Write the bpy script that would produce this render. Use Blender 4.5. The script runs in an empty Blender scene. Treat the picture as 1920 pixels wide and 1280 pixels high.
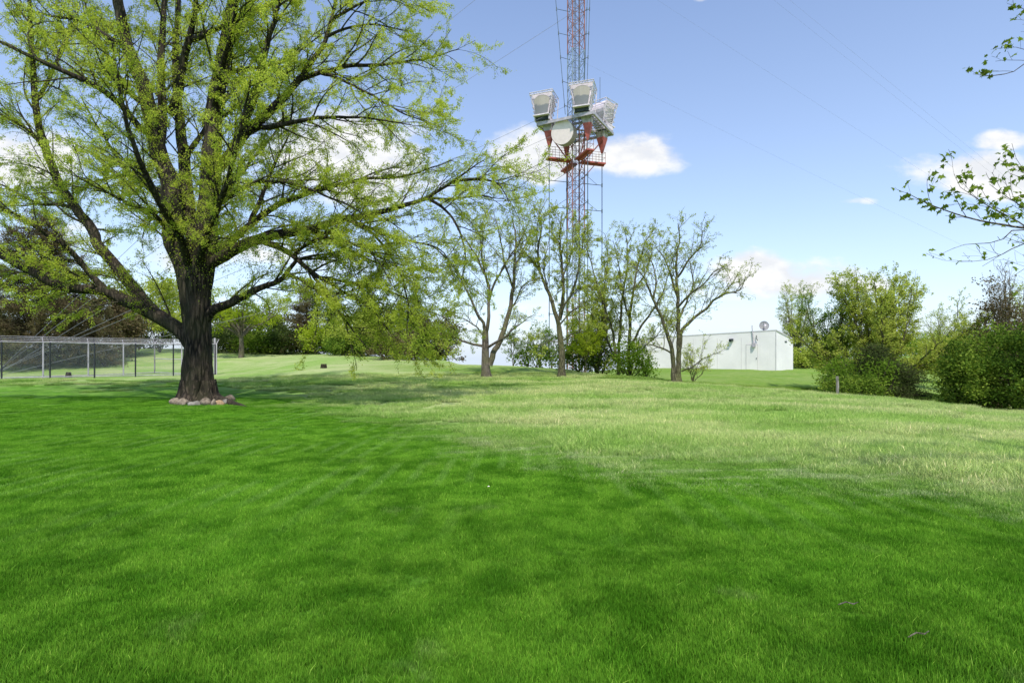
import bpy, bmesh, math, random
import numpy as np
from mathutils import Vector, noise as mnoise

random.seed(11)
rng = np.random.default_rng(11)
scene = bpy.context.scene
COL = scene.collection
R = math.radians
F, CX, HY, EYE = 1067.0, 960.0, 672.0, 1.55

def P(px, py, Y):
    return np.array([(px - CX) / F * Y, Y, EYE - (py - HY) / F * Y])

# ------------------------------------------------------------------ terrain
# one column per bearing: (distance ahead, height)
def zz(py, Y): return EYE - (py - HY) / F * Y
NEAR = [(0.3, 0.0), (5, 0.0), (12, 0.0)]
COLS = [
 (-2500, [(20.7, .05), (32, .3), (43, .4), (60, 1.6), (80, 3.0), (200, 3), (3000, -40)]),
 (-300, [(20.7, .05), (32, .3), (43, .4), (60, 1.6), (80, 3.0), (200, 3), (3000, -40)]),
 (0,    [(20.7, .03), (33, zz(712, 33)), (42, .40), (50, zz(680, 50)), (72, zz(653, 72)), (90, 2.9), (300, 0), (3000, -60)]),
 (370,  [(20.7, .0), (33, .30), (42, .33), (52, zz(676, 52)), (68, zz(654, 68)), (85, 2.9), (300, 0), (3000, -60)]),
 (470,  [(20.7, .0), (33, .38), (42, .62), (55, zz(669, 55)), (66, zz(655, 66)), (85, 2.6), (300, -2), (3000, -60)]),
 (620,  [(20.7, .0), (30, .42), (38, zz(690, 38)), (56, zz(664, 56)), (70, 2.0), (300, -6), (3000, -70)]),
 (830,  [(20.7, .08), (30, zz(712, 30)), (46, zz(676, 46)), (60, .9), (300, -12), (3000, -90)]),
 (870,  [(20.7, .10), (30, zz(711, 30)), (42, zz(683, 42)), (52, .6), (80, -1.5), (300, -14), (3000, -110)]),
 (912,  [(20.7, .11), (30, zz(710, 30)), (40, zz(685, 40)), (50, .6), (80, -1.5), (300, -14), (3000, -110)]),
 (1053, [(20.7, .14), (31, zz(707, 31)), (38, zz(692, 38)), (48, .5), (80, -1.0), (300, -14), (3000, -110)]),
 (1150, [(20.7, .14), (28, .42), (32, zz(706, 32)), (37, .30), (46, .25), (60, .35), (90, -1), (300, -10), (3000, -90)]),
 (1268, [(20.7, .12), (26, .27), (29.5, zz(718, 29.5)), (34, .02), (41, .20), (50, zz(693, 50)), (62, .6), (90, 0), (300, -8), (3000, -80)]),
 (1455, [(16, .05), (21, .06), (26, zz(732, 26)), (31, -.18), (40, .12), (50, zz(694, 50)), (64, .6), (90, .4), (300, -4), (3000, -70)]),
 (1540, [(15, .02), (24, zz(741, 24)), (29, -.38), (39, -.05), (52, .5), (66, .7), (90, .8), (300, 0), (3000, -70)]),
 (1700, [(13, .0), (17, -.03), (22, zz(755, 22)), (27, -.6), (42, -.3), (60, zz(684, 60)), (85, zz(667, 85)), (110, 2), (300, 3), (3000, -60)]),
 (1920, [(9, -.03), (14, -.15), (20, zz(778, 20)), (26, -1.0), (42, -.9), (62, .6), (85, 2.0), (110, 3), (300, 6), (3000, -60)]),
 (2500, [(9, -.03), (14, -.2), (20, -.5), (26, -1.0), (42, -1.0), (62, .4), (85, 2.0), (110, 3), (300, 6), (3000, -60)]),
 (4500, [(9, -.03), (14, -.1), (20, -.3), (26, -.6), (42, -.6), (62, .0), (85, .5), (110, 1), (300, 2), (3000, -60)]),
]
def pchip(xk, yk, x):
    xk = np.asarray(xk, float); yk = np.asarray(yk, float); x = np.clip(x, xk[0], xk[-1])
    h = np.diff(xk); d = np.diff(yk) / h
    m = np.zeros_like(yk)
    for i in range(1, len(xk) - 1):
        if d[i-1] * d[i] > 0:
            w1 = 2*h[i] + h[i-1]; w2 = h[i] + 2*h[i-1]
            m[i] = (w1 + w2) / (w1 / d[i-1] + w2 / d[i])
    m[0] = d[0]; m[-1] = d[-1]
    i = np.clip(np.searchsorted(xk, x) - 1, 0, len(xk) - 2)
    t = (x - xk[i]) / h[i]
    return ((1+2*t)*(1-t)**2*yk[i] + t*(1-t)**2*h[i]*m[i] + t*t*(3-2*t)*yk[i+1] + t*t*(t-1)*h[i]*m[i+1])
AZ = np.array([math.atan((c[0] - CX) / F) for c in COLS])
KN = []
for (px, pts), az in zip(COLS, AZ):
    k = 1.0 / math.cos(min(abs(az), R(55)))
    pts = [p for p in NEAR if p[0] < pts[0][0]] + pts
    KN.append((np.log([p[0] * k for p in pts]), np.array([p[1] for p in pts])))
def terrain(X, Y):
    X = np.atleast_1d(np.asarray(X, float)); Y = np.atleast_1d(np.asarray(Y, float))
    r = np.log(np.maximum(np.hypot(X, Y), .31)); az = np.clip(np.arctan2(X, Y), AZ[0], AZ[-1])
    cols = np.array([pchip(k[0], k[1], r) for k in KN])      # ncol x n
    i = np.clip(np.searchsorted(AZ, az) - 1, 0, len(AZ) - 2)
    n = np.arange(len(X))
    h = AZ[i+1] - AZ[i]; t = (az - AZ[i]) / h
    d = (cols[i+1, n] - cols[i, n]) / h
    im = np.maximum(i-1, 0); ip = np.minimum(i+2, len(AZ)-1)
    dm = np.where(i > 0, (cols[i, n] - cols[im, n]) / np.where(i > 0, AZ[i] - AZ[im], 1), d)
    dp = np.where(i < len(AZ)-2, (cols[ip, n] - cols[i+1, n]) / np.where(i < len(AZ)-2, AZ[ip] - AZ[i+1], 1), d)
    def hm(a, b):
        return np.where(a*b > 0, 2*a*b/np.where(np.abs(a+b) < 1e-9, 1e9, a+b), 0)
    m0, m1 = hm(dm, d), hm(d, dp)
    return ((1+2*t)*(1-t)**2*cols[i, n] + t*(1-t)**2*h*m0 + t*t*(3-2*t)*cols[i+1, n] + t*t*(t-1)*h*m1)
def gz(x, y): return float(terrain(x, y)[0])
def ground(px, Y, dz=0.0):
    x = (px - CX) / F * Y
    return np.array([x, Y, gz(x, Y) + dz])

# ------------------------------------------------------------------ helpers
def tag(o, label=None, cat=None, group=None, kind=None):
    if label: o['label'] = label
    if cat: o['category'] = cat
    if group: o['group'] = group
    if kind: o['kind'] = kind
    return o
def empty(name, loc, label, cat, group=None):
    o = bpy.data.objects.new(name, None); COL.objects.link(o)
    o.location = loc; o.empty_display_size = .3
    return tag(o, label, cat, group)
def link(name, me, mats, parent=None, loc=None):
    o = bpy.data.objects.new(name, me); COL.objects.link(o)
    for m in (mats if isinstance(mats, (list, tuple)) else [mats]): me.materials.append(m)
    if loc is not None: o.location = loc
    if parent is not None:
        o.parent = parent
        pl = Vector(parent.location); q = parent.parent
        while q is not None: pl += Vector(q.location); q = q.parent
        o.location = -pl if loc is None else Vector(loc) - pl
    return o
def npmesh(name, V, faces_flat, sizes, smooth=False, attr=None, mat_idx=None):
    me = bpy.data.meshes.new(name)
    V = np.asarray(V, np.float32); ff = np.asarray(faces_flat, np.int32).ravel(); sz = np.asarray(sizes, np.int32)
    me.vertices.add(len(V)); me.vertices.foreach_set('co', V.ravel())
    me.loops.add(len(ff)); me.loops.foreach_set('vertex_index', ff)
    me.polygons.add(len(sz))
    st = np.concatenate([[0], np.cumsum(sz)[:-1]]).astype(np.int32)
    me.polygons.foreach_set('loop_start', st); me.polygons.foreach_set('loop_total', sz)
    me.polygons.foreach_set('use_smooth', np.full(len(sz), bool(smooth)))
    me.update(calc_edges=True); me.validate()
    if attr:
        for k, (dom, vals) in attr.items():
            a = me.attributes.new(k, 'FLOAT', dom); a.data.foreach_set('value', np.asarray(vals, np.float32))
    return me

class MB:
    """collects boxes, bars and tubes into one mesh"""
    def __init__(s): s.V = []; s.F = []; s.n = 0
    def add(s, verts, faces):
        s.V.append(np.asarray(verts, float)); s.F += [tuple(i + s.n for i in f) for f in faces]; s.n += len(verts)
    def quad(s, a, b, c, d): s.add([a, b, c, d], [(0, 1, 2, 3)])
    def box(s, c, size, ax=None):
        c = np.asarray(c, float); h = np.asarray(size, float) / 2
        ax = np.eye(3) if ax is None else np.asarray(ax, float)
        v = [c + ax[0]*sx*h[0] + ax[1]*sy*h[1] + ax[2]*sz*h[2] for sx in (-1, 1) for sy in (-1, 1) for sz in (-1, 1)]
        s.add(v, [(0, 1, 3, 2), (4, 6, 7, 5), (0, 4, 5, 1), (2, 3, 7, 6), (0, 2, 6, 4), (1, 5, 7, 3)])
    def tube(s, pts, rad, sides=6, cap=True, close=False):
        pts = np.asarray(pts, float); n = len(pts)
        rad = np.full(n, rad) if np.isscalar(rad) else np.asarray(rad)
        V, Q = tube_np(pts, rad, sides)
        f = [tuple(q) for q in Q]
        if cap: f += [tuple(range(sides))[::-1], tuple((n-1)*sides + k for k in range(sides))]
        s.add(V, f)
    def bar(s, a, b, r, sides=4): s.tube([a, b], r, sides)
    def disc(s, c, nrm, r, sides=32):
        u, v = frame(nrm)
        s.add([np.asarray(c) + r*(u*math.cos(t) + v*math.sin(t)) for t in np.linspace(0, 2*math.pi, sides, endpoint=False)], [tuple(range(sides))])
    def build(s, name, mat, parent=None, smooth=False):
        V = np.concatenate(s.V); me = npmesh(name, V, [i for f in s.F for i in f], [len(f) for f in s.F], smooth)
        bm = bmesh.new(); bm.from_mesh(me); bmesh.ops.recalc_face_normals(bm, faces=bm.faces); bm.to_mesh(me); bm.free()
        return link(name, me, mat, parent)
def nrmz(v): v = np.asarray(v, float); return v / (np.linalg.norm(v) + 1e-12)
def frame(d):
    d = nrmz(d); a = np.array([0, 0, 1.]) if abs(d[2]) < .9 else np.array([1., 0, 0])
    u = nrmz(np.cross(d, a)); return u, np.cross(d, u)
def tube_np(pts, rad, sides, ridge=0):
    n = len(pts)
    tg = np.gradient(pts, axis=0); tg /= (np.linalg.norm(tg, axis=1, keepdims=True) + 1e-12)
    u, _ = frame(tg[0]); U = np.zeros((n, 3)); U[0] = u
    for i in range(1, n):
        u = u - tg[i] * np.dot(u, tg[i]); u = u / (np.linalg.norm(u) + 1e-12); U[i] = u
    W = np.cross(tg, U)
    a = np.linspace(0, 2*math.pi, sides, endpoint=False)
    rr = np.repeat(rad[:, None], sides, 1)
    if ridge:
        for i in range(n):
            for k in range(sides):
                q = (math.cos(a[k])*3.1, math.sin(a[k])*3.1, i*.13)
                rr[i, k] *= 1 + ridge * (mnoise.noise(q) + .7*mnoise.noise((q[0]*2.3, q[1]*2.3, q[2]*2)))
    V = pts[:, None, :] + rr[..., None] * (np.cos(a)[None, :, None]*U[:, None, :] + np.sin(a)[None, :, None]*W[:, None, :])
    i0 = (np.arange(n-1)[:, None]*sides); k = np.arange(sides)[None, :]; k1 = (k+1) % sides
    Q = np.stack([i0+k, i0+k1, i0+sides+k1, i0+sides+k], -1).reshape(-1, 4)
    return V.reshape(-1, 3), Q
def catmull(pts, step):
    pts = np.asarray(pts, float)
    q = np.vstack([2*pts[0]-pts[1], pts, 2*pts[-1]-pts[-2]]); out = []
    for i in range(1, len(q)-2):
        n = max(1, int(np.linalg.norm(q[i+1]-q[i]) / step))
        for t in np.arange(n)/n:
            out.append(.5*((2*q[i]) + (-q[i-1]+q[i+1])*t + (2*q[i-1]-5*q[i]+4*q[i+1]-q[i+2])*t*t + (-q[i-1]+3*q[i]-3*q[i+1]+q[i+2])*t**3))
    out.append(q[-2]); return np.array(out)

# ------------------------------------------------------------------ materials
class NT:
    def __init__(s, nt): s.t = nt; s.n = nt.nodes; s.l = nt.links
    def new(s, typ, **kw):
        n = s.n.new(typ)
        for k, v in kw.items():
            if k.startswith('i_'): n.inputs[k[2:].replace('_', ' ')].default_value = v
            else: setattr(n, k, v)
        return n
    def con(s, a, b): s.l.new(a, b)
    def math(s, op, a, b=None, c=None, clamp=False):
        n = s.n.new('ShaderNodeMath'); n.operation = op; n.use_clamp = clamp
        for i, x in enumerate((a, b, c)):
            if x is None: continue
            if isinstance(x, (int, float)): n.inputs[i].default_value = x
            else: s.con(x, n.inputs[i])
        return n.outputs[0]
    def noise(s, vec, scale, detail=4, rough=.55, dim='3D'):
        n = s.n.new('ShaderNodeTexNoise'); n.noise_dimensions = dim
        n.inputs['Scale'].default_value = scale; n.inputs['Detail'].default_value = detail; n.inputs['Roughness'].default_value = rough
        if vec is not None: s.con(vec, n.inputs['Vector'])
        return n.outputs['Fac']
    def mapping(s, vec, scale=(1, 1, 1), rot=(0, 0, 0), loc=(0, 0, 0)):
        n = s.n.new('ShaderNodeMapping'); n.inputs['Scale'].default_value = scale; n.inputs['Rotation'].default_value = rot; n.inputs['Location'].default_value = loc
        s.con(vec, n.inputs['Vector']); return n.outputs[0]
    def ramp(s, fac, stops):
        n = s.n.new('ShaderNodeValToRGB'); e = n.color_ramp.elements
        while len(e) < len(stops): e.new(.5)
        for el, (p, c) in zip(e, stops): el.position = p; el.color = (*c, 1) if len(c) == 3 else c
        s.con(fac, n.inputs[0]); return n.outputs[0]
    def mix(s, fac, a, b, mode='MIX'):
        n = s.n.new('ShaderNodeMix'); n.data_type = 'RGBA'; n.blend_type = mode
        for sock, x in ((n.inputs['Factor'], fac), (n.inputs[6], a), (n.inputs[7], b)):
            if isinstance(x, (int, float)): sock.default_value = x
            elif isinstance(x, tuple): sock.default_value = (*x, 1) if len(x) == 3 else x
            else: s.con(x, sock)
        return n.outputs[2]
    def smooth(s, x, a, b):
        n = s.n.new('ShaderNodeMapRange'); n.interpolation_type = 'SMOOTHSTEP'
        s.con(x, n.inputs[0]); n.inputs[1].default_value = a; n.inputs[2].default_value = b; return n.outputs[0]
def mat(name):
    m = bpy.data.materials.new(name); m.use_nodes = True
    t = NT(m.node_tree); b = t.n['Principled BSDF']
    b.inputs['Roughness'].default_value = .8
    try: b.inputs['Specular IOR Level'].default_value = .2
    except Exception: pass
    return m, t, b
def pos(t): return t.new('ShaderNodeNewGeometry').outputs['Position']
def metal(name, col, rough=.55, var=.25, rust=None, metallic=0.0):
    m, t, b = mat(name); p = pos(t)
    n = t.noise(p, 3.0, 6); c = t.mix(t.smooth(n, .3, .75), tuple(x*(1-var) for x in col), tuple(min(1, x*(1+var)) for x in col))
    if rust: c = t.mix(t.smooth(t.noise(p, 1.7, 8, .7), .55, .7), c, rust)
    t.con(c, b.inputs['Base Color']); b.inputs['Roughness'].default_value = rough; b.inputs['Metallic'].default_value = metallic
    return m
def leafmat(name, a, bcol, c=None, trans=.45, tr_tint=(1.15, 1.15, .7), spec=.25):
    m, t, b = mat(name); p = pos(t)
    at = t.new('ShaderNodeAttribute', attribute_name='rnd').outputs['Fac']
    big = t.smooth(t.noise(p, .55, 3), .35, .65)
    f = t.math('ADD', t.math('MULTIPLY', at, .55), t.math('MULTIPLY', big, .45))
    stops = [(0.1, a), (.9, bcol)] if c is None else [(0.05, a), (.5, bcol), (.97, c)]
    col = t.ramp(f, stops)
    t.con(col, b.inputs['Base Color']); b.inputs['Roughness'].default_value = .55
    b.inputs['Specular IOR Level'].default_value = 0.0
    tr = t.new('ShaderNodeBsdfTranslucent'); t.con(t.mix(1.0, col, tr_tint, 'MULTIPLY'), tr.inputs['Color'])
    ms = t.new('ShaderNodeMixShader'); ms.inputs[0].default_value = trans
    t.con(b.outputs[0], ms.inputs[1]); t.con(tr.outputs[0], ms.inputs[2])
    t.con(ms.outputs[0], t.n['Material Output'].inputs['Surface'])
    return m
def barkmat(name, dark, light, moss=None, scale=7.0, moss_amt=.5):
    m, t, b = mat(name); p = pos(t)
    v = t.mapping(p, (scale, scale, scale*.16))
    vo = t.new('ShaderNodeTexVoronoi', feature='DISTANCE_TO_EDGE'); vo.inputs['Scale'].default_value = 1.0
    nz = t.new('ShaderNodeTexNoise'); nz.inputs['Scale'].default_value = 1.3; nz.inputs['Detail'].default_value = 5; t.con(v, nz.inputs['Vector'])
    va = t.new('ShaderNodeVectorMath', operation='ADD'); t.con(v, va.inputs[0]); t.con(nz.outputs['Color'], va.inputs[1])
    t.con(va.outputs[0], vo.inputs['Vector'])
    h = t.smooth(vo.outputs['Distance'], 0.0, .32)
    n2 = t.noise(p, scale*3, 6)
    f = t.math('MULTIPLY', h, t.math('ADD', t.math('MULTIPLY', n2, .9), .45))
    c = t.mix(f, dark, light)
    c = t.mix(t.smooth(t.noise(p, .9, 3), .4, .7), c, t.mix(.5, c, light))
    if moss:
        c = t.mix(t.math('MULTIPLY', t.smooth(t.noise(p, 1.6, 4), .42, .62), moss_amt), c, moss)
    t.con(c, b.inputs['Base Color']); b.inputs['Roughness'].default_value = .9
    bp = t.new('ShaderNodeBump'); bp.inputs['Strength'].default_value = .9; bp.inputs['Distance'].default_value = .05
    t.con(f, bp.inputs['Height']); t.con(bp.outputs[0], b.inputs['Normal'])
    return m

M = {}
M['bark'] = barkmat('dark_furrowed_bark', (.006, .005, .004), (.088, .067, .048), (.05, .054, .02), 8, .3)
M['twig'] = barkmat('twig_bark', (.03, .026, .016), (.11, .095, .055), (.06, .065, .02), 12, .4)
M['bark_grey'] = barkmat('grey_bark', (.07, .058, .044), (.27, .23, .18), (.15, .15, .06), 14, .5)
M['bark_olive'] = barkmat('olive_bark', (.07, .062, .036), (.22, .20, .12), (.14, .15, .05), 16, .6)
M['bark_pale'] = barkmat('pale_bark', (.2, .18, .14), (.5, .47, .4), None, 14)
M['leaf_big'] = leafmat('spring_leaf', (.27, .34, .05), (.48, .56, .08), (.64, .70, .16), .6)
M['leaf_young'] = leafmat('young_leaf', (.25, .30, .05), (.44, .51, .09), (.60, .65, .16), .45)
M['leaf_lime'] = leafmat('lime_leaf', (.20, .27, .02), (.36, .46, .03), (.50, .58, .07), .5)
M['leaf_green'] = leafmat('green_leaf', (.09, .16, .02), (.19, .31, .035), (.34, .46, .07), .5)
M['leaf_hedge'] = leafmat('hedge_leaf', (.03, .065, .012), (.11, .19, .025), (.32, .41, .06), .4)
M['leaf_dark'] = leafmat('evergreen_needle', (.03, .048, .018), (.08, .115, .034), (.16, .20, .06), .3)
M['leaf_brown'] = leafmat('brown_needle', (.07, .058, .032), (.18, .14, .08), (.24, .24, .10), .35)
M['leaf_maple'] = leafmat('maple_leaf', (.08, .12, .02), (.17, .25, .03), (.28, .36, .06), .5)
M['red'] = metal('faded_red_paint', (.40, .10, .085), .6, .25, (.2, .06, .04))
M['redmast'] = metal('mast_red_paint', (.30, .13, .10), .6, .25, (.2, .15, .13))
M['galv'] = metal('galvanised_steel', (.43, .40, .43), .5, .2)
M['mastgrey'] = metal('mast_weathered_white_paint', (.24, .29, .33), .6, .3, (.15, .13, .12))
M['dark'] = metal('dark_steel', (.05, .06, .07), .6, .3)
M['line'] = metal('dark_line', (.09, .12, .14), .6, .2)
M['fence_shaded'] = metal('shaded_fence_post', (.035, .04, .045), .5, .3)  # near posts: the big tree's shade is put into this colour
M['cream'] = metal('cream_cover', (.84, .71, .67), .55, .05)
M['white_metal'] = metal('white_painted_frame', (.72, .64, .67), .5, .15)
M['wire'] = metal('steel_cable', (.17, .18, .19), .5, .1)

# ------------------------------------------------------------------ tree building
class Tree:
    def __init__(s): s.trunk = []; s.twigs = []; s.LP = []; s.LD = []
    def leaves_on(s, path, per_m, jit, start=0.0):
        seg = np.linalg.norm(np.diff(path, axis=0), axis=1); L = seg.sum()
        n = int(L * (1-start) * per_m + random.random())
        if n <= 0: return
        t = start + (1-start) * rng.random(n) ** .8
        x = t * (len(path)-1); i = np.minimum(x.astype(int), len(path)-2); f = (x-i)[:, None]
        p = path[i]*(1-f) + path[i+1]*f + rng.normal(0, jit, (n, 3))
        s.LP.append(p); d = path[i+1]-path[i]; s.LD.append(d / (np.linalg.norm(d, axis=1, keepdims=True)+1e-9))
def wander(p, d, L, step, wig, g):
    n = max(2, int(L/step)); pts = [np.array(p, float)]; d = nrmz(d)
    st = L/n; w = np.zeros(3)
    for i in range(n):
        w = .6*w + rng.normal(0, wig, 3)
        d = nrmz(d + w + np.array([0, 0, g*st])); pts.append(pts[-1] + d*st)
    return np.array(pts)
def sprout(T, path, radii, lvl, prm, trunk_centre):
    """prm['lv'][lvl]: spacing, length range, angle range, gravity, start fraction"""
    if lvl >= len(prm['lv']):
        return
    q = prm['lv'][lvl]
    seg = np.linalg.norm(np.diff(path, axis=0), axis=1); cum = np.concatenate([[0], np.cumsum(seg)]); L = cum[-1]
    sp = q['sp']; s = L*q['st'] + random.random()*sp
    while s < L:
        i = min(np.searchsorted(cum, s)-1, len(path)-2); i = max(i, 0)
        f = (s-cum[i])/(seg[i]+1e-9); p = path[i]*(1-f)+path[i+1]*f; rp = radii[i]*(1-f)+radii[i+1]*f
        tg = nrmz(path[i+1]-path[i]); u, v = frame(tg)
        az = random.random()*2*math.pi; an = R(random.uniform(*q['ang']))
        side = u*math.cos(az)+v*math.sin(az)
        out = p - trunk_centre; out[2] = 0; on = np.linalg.norm(out)
        if on > .8: side = nrmz(side + q.get('out', .4)*out/on)
        d = nrmz(tg*math.cos(an) + side*math.sin(an) + np.array([0, 0, q.get('up', .15)]))
        Lc = random.uniform(*q['len']) * (1 - .45*s/L)
        r0 = min(rp*.6, q['r']*random.uniform(.7, 1.2)*(Lc/q['len'][1])**.6)
        cp = wander(p, d, Lc, q['step'], q['wig'], q['g'])
        cr = np.linspace(r0, max(q['r1'], .25*r0*0), len(cp))
        sides = 5 if r0 > .03 else 3
        (T.twigs).append((cp, cr, sides))
        if q['leaf'] > 0: T.leaves_on(cp, q['leaf']*prm.get('lmul', 1)*random.choice(prm.get('lvar', (.3, 1, 1.7))), q['jit'], q.get('lst', .15))
        sprout(T, cp, cr, lvl+1, prm, trunk_centre)
        s += sp*random.uniform(.5, 1.5)
def leafmesh(name, LP, LD, size, aspect=.6, flat=.3, shape='diamond', droop=0.0):
    n = len(LP)
    nr = rng.normal(0, 1, (n, 3)); nr[:, 2] = np.abs(nr[:, 2]) + flat; nr /= np.linalg.norm(nr, axis=1, keepdims=True)
    a = LD*.5 + rng.normal(0, .6, (n, 3)); a[:, 2] -= droop
    a -= nr*np.sum(a*nr, 1, keepdims=True); a /= (np.linalg.norm(a, axis=1, keepdims=True)+1e-9)
    b = np.cross(nr, a); s = size*rng.uniform(.55, 1.3, (n, 1))
    if shape == 'diamond':
        outl = [(0, 0), (.42, .5*aspect), (1, 0), (.42, -.5*aspect)]
    elif shape == 'maple':
        outl = [(0, 0), (.12, .32), (.42, .22), (.48, .55), (.66, .2), (1.0, 0), (.66, -.2), (.48, -.55), (.42, -.22), (.12, -.32)]
    V = np.stack([LP + s*(x*a + y*b) + (nr*s*(-.12 if (x == 1 or x == 0) else .05)) for x, y in outl], 1).reshape(-1, 3)
    k = len(outl); F_ = np.arange(n*k)
    return npmesh(name, V, F_, np.full(n, k), attr={'rnd': ('FACE', rng.random(n))})
def tubesmesh(name, tubes, ridge_first=0):
    Vs, Qs, n = [], [], 0
    for j, tb in enumerate(tubes):
        pts, rad, sides = tb[:3]
        V, Q = tube_np(np.asarray(pts), np.asarray(rad), sides, tb[3] if len(tb) > 3 else 0)
        Vs.append(V); Qs.append(Q+n); n += len(V)
    V = np.concatenate(Vs); Q = np.concatenate(Qs)
    return npmesh(name, V, Q, np.full(len(Q), 4), smooth=True)
def finish_tree(T, name, base, label, cat, bark, twig, leaf, size, group=None, aspect=.6, shape='diamond', droop=0, flat=.3, split_twigs=True):
    root = empty(name, base, label, cat, group)
    if T.trunk: link('trunk', tubesmesh('trunk', T.trunk), bark, root)
    if T.twigs: link('branches', tubesmesh('branches', T.twigs), twig, root)
    if T.LP:
        LP = np.concatenate(T.LP); LD = np.concatenate(T.LD)
        link('crown', leafmesh('crown', LP, LD, size, aspect, flat, shape, droop), leaf, root)
    return root
def limb(T, pts, r0, r1, Y, prm, wig=.02, lvl=0, sides=8, step=.25, pw=1.0, own=True, ridge=0, start_pt=None):
    """pts: (px, py, dY) traced; turned into world points around distance Y"""
    W = [P(p[0], p[1], Y + (p[2] if len(p) > 2 else 0)) for p in pts]
    path = catmull(W, step)
    n = len(path); t = np.linspace(0, 1, n)
    ns = rng.normal(0, wig, (n, 3)); ns = (ns + np.roll(ns, 1, 0))/2; ns[0] = 0
    path = path + ns
    rad = r1 + (r0-r1)*(1-t)**pw
    T.trunk.append((path, rad, sides, ridge))
    if prm: sprout(T, path, rad, lvl, prm, P(pts[0][0], pts[0][1], Y))
    return path
# ------------------------------------------------------------------ the big tree
def big_tree():
    T = Tree(); Y = 20.0; base = ground(372, Y)
    prm = dict(lvar=(.15, .6, 1.2, 2.0), lmul=3.0, lv=[
        dict(sp=.32, st=.12, len=(1.2, 3.3), ang=(25, 70), g=-.03, up=.12, r=.05, r1=.008, step=.22, wig=.07, leaf=7, jit=.06, out=.5),
        dict(sp=.25, st=.12, len=(.5, 1.35), ang=(25, 65), g=-.14, up=.05, r=.016, r1=.004, step=.14, wig=.09, leaf=27, jit=.05, out=.4),
        dict(sp=.28, st=.2, len=(.2, .55), ang=(25, 60), g=-.25, up=0, r=.007, r1=.004, step=.16, wig=.09, leaf=42, jit=.04, out=.2)])
    prmU = dict(prm, lmul=1.0)
    tp = catmull([base+[0, 0, -.3], base+[0, 0, .05], P(371, 735, Y), P(370, 700, Y), P(371, 650, Y), P(368, 590, Y), P(364, 545, Y), P(363, 505, Y), P(362, 480, Y)], .1)
    h = tp[:, 2]-base[2]
    rad = .445 + .47*np.exp(-np.maximum(h, 0)/.24) + .05*np.exp(-np.maximum(h, 0)/1.5) + .02*np.sin(h*2)
    rad = np.where(h > 3.4, rad + .04*(h-3.4), rad)
    rad = rad*np.interp(np.arange(len(tp)), [0, len(tp)-9, len(tp)-1], [1, 1, .35])
    T.trunk.append((tp, rad, 40, .09))
    # root flares
    for az in np.linspace(0, 2*math.pi, 9, endpoint=False):
        a = az + random.uniform(-.2, .2); l = random.uniform(.8, 1.05); d = np.array([math.cos(a), math.sin(a), 0])
        T.trunk.append((catmull([base+d*.40+[0, 0, .75], base+d*.56+[0, 0, .3], base+d*.72+[0, 0, .05], base+d*l+[0, 0, -.14]], .1), np.linspace(.2, .08, len(catmull([base+d*.40+[0, 0, .75], base+d*.56+[0, 0, .3], base+d*.72+[0, 0, .05], base+d*l+[0, 0, -.14]], .1))), 8, .1))
    # long surface root on the right
    rp = [ground(400, 19.9, .12), ground(420, 19.6, .10), ground(436, 19.0, .05), ground(455, 18.4, .0), ground(470, 17.9, -.06)]
    T.trunk.append((catmull(rp, .1), np.linspace(.17, .04, len(catmull(rp, .1))), 8, .1))
    L = lambda pts, r0, r1, **k: limb(T, pts, r0, r1, Y, k.pop('prm', prm), **k)
    # leaders
    L([(366,590,0),(358,545,0),(350,510,0),(340,480,.1),(325,440,.2),(320,350,.4),(297,285,.5),(281,215,.5),(268,160,.4),(240,90,.3),(225,25,.2),(212,-60,.2),(200,-170,.3),(190,-300,.3)], .40, .05, sides=14, ridge=.08, lvl=0)
    L([(369,590,0),(373,545,0),(378,510,0),(383,480,-.1),(386,440,-.2),(394,350,-.4),(396,280,-.5),(401,210,-.4),(415,135,-.4),(426,75,-.3),(440,0,-.3),(455,-100,-.2),(470,-220,0),(480,-320,0)], .42, .05, sides=14, ridge=.08)
    L([(367,590,0),(366,530,.1),(362,450,.7),(352,380,1.2),(345,300,1.7),(335,210,2.2),(330,110,2.6),(335,0,3),(340,-150,3.4)], .30, .04, sides=12)
    # upper left
    L([(297,285,.5),(304,215,.7),(301,125,.9),(306,50,1.0),(310,-30,1.2),(318,-160,1.2)], .18, .03)
    L([(322,215,.5),(336,165,.2),(344,110,0),(358,60,-.2),(367,0,-.3),(372,-120,-.4)], .17, .03)
    L([(362,75,-.2),(385,62,-.5),(425,45,-.8),(465,25,-1),(500,10,-1.2),(560,-10,-1.5)], .10, .02)
    L([(285,250,.5),(265,243,.2),(225,195,-.2),(175,160,-.7),(125,135,-1.1),(60,108,-1.5),(0,80,-1.8),(-80,50,-2)], .13, .02)
    L([(255,125,.4),(240,95,.2),(190,60,.6),(150,40,1),(110,32,1.4),(40,20,1.9)], .10, .02)
    L([(305,360,.4),(285,350,.6),(258,335,.9),(225,330,1.5),(170,345,2.3),(120,370,3)], .09, .02)
    L([(275,200,.5),(235,165,1),(205,110,1.6),(175,50,2.1),(150,-30,2.5)], .11, .02)
    # centre right
    L([(398,325,-.3),(425,300,-.3),(465,245,-.2),(500,215,-.1),(530,185,.1),(560,150,.4),(590,110,.6),(610,75,.8),(625,20,1),(640,-60,1.2)], .20, .025)
    L([(440,275,-.3),(455,238,-.6),(475,185,-.9),(492,120,-1.2),(507,60,-1.4),(525,0,-1.6),(540,-90,-1.8)], .17, .025)
    L([(478,240,-.2),(515,236,-.7),(550,230,-1.1),(610,220,-1.6),(690,222,-2),(770,235,-2.2)], .10, .015)
    L([(558,150,.4),(600,137,.5),(650,125,.7),(700,122,.8),(750,118,.9),(810,108,1),(860,92,1.1)], .10, .012)
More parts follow.
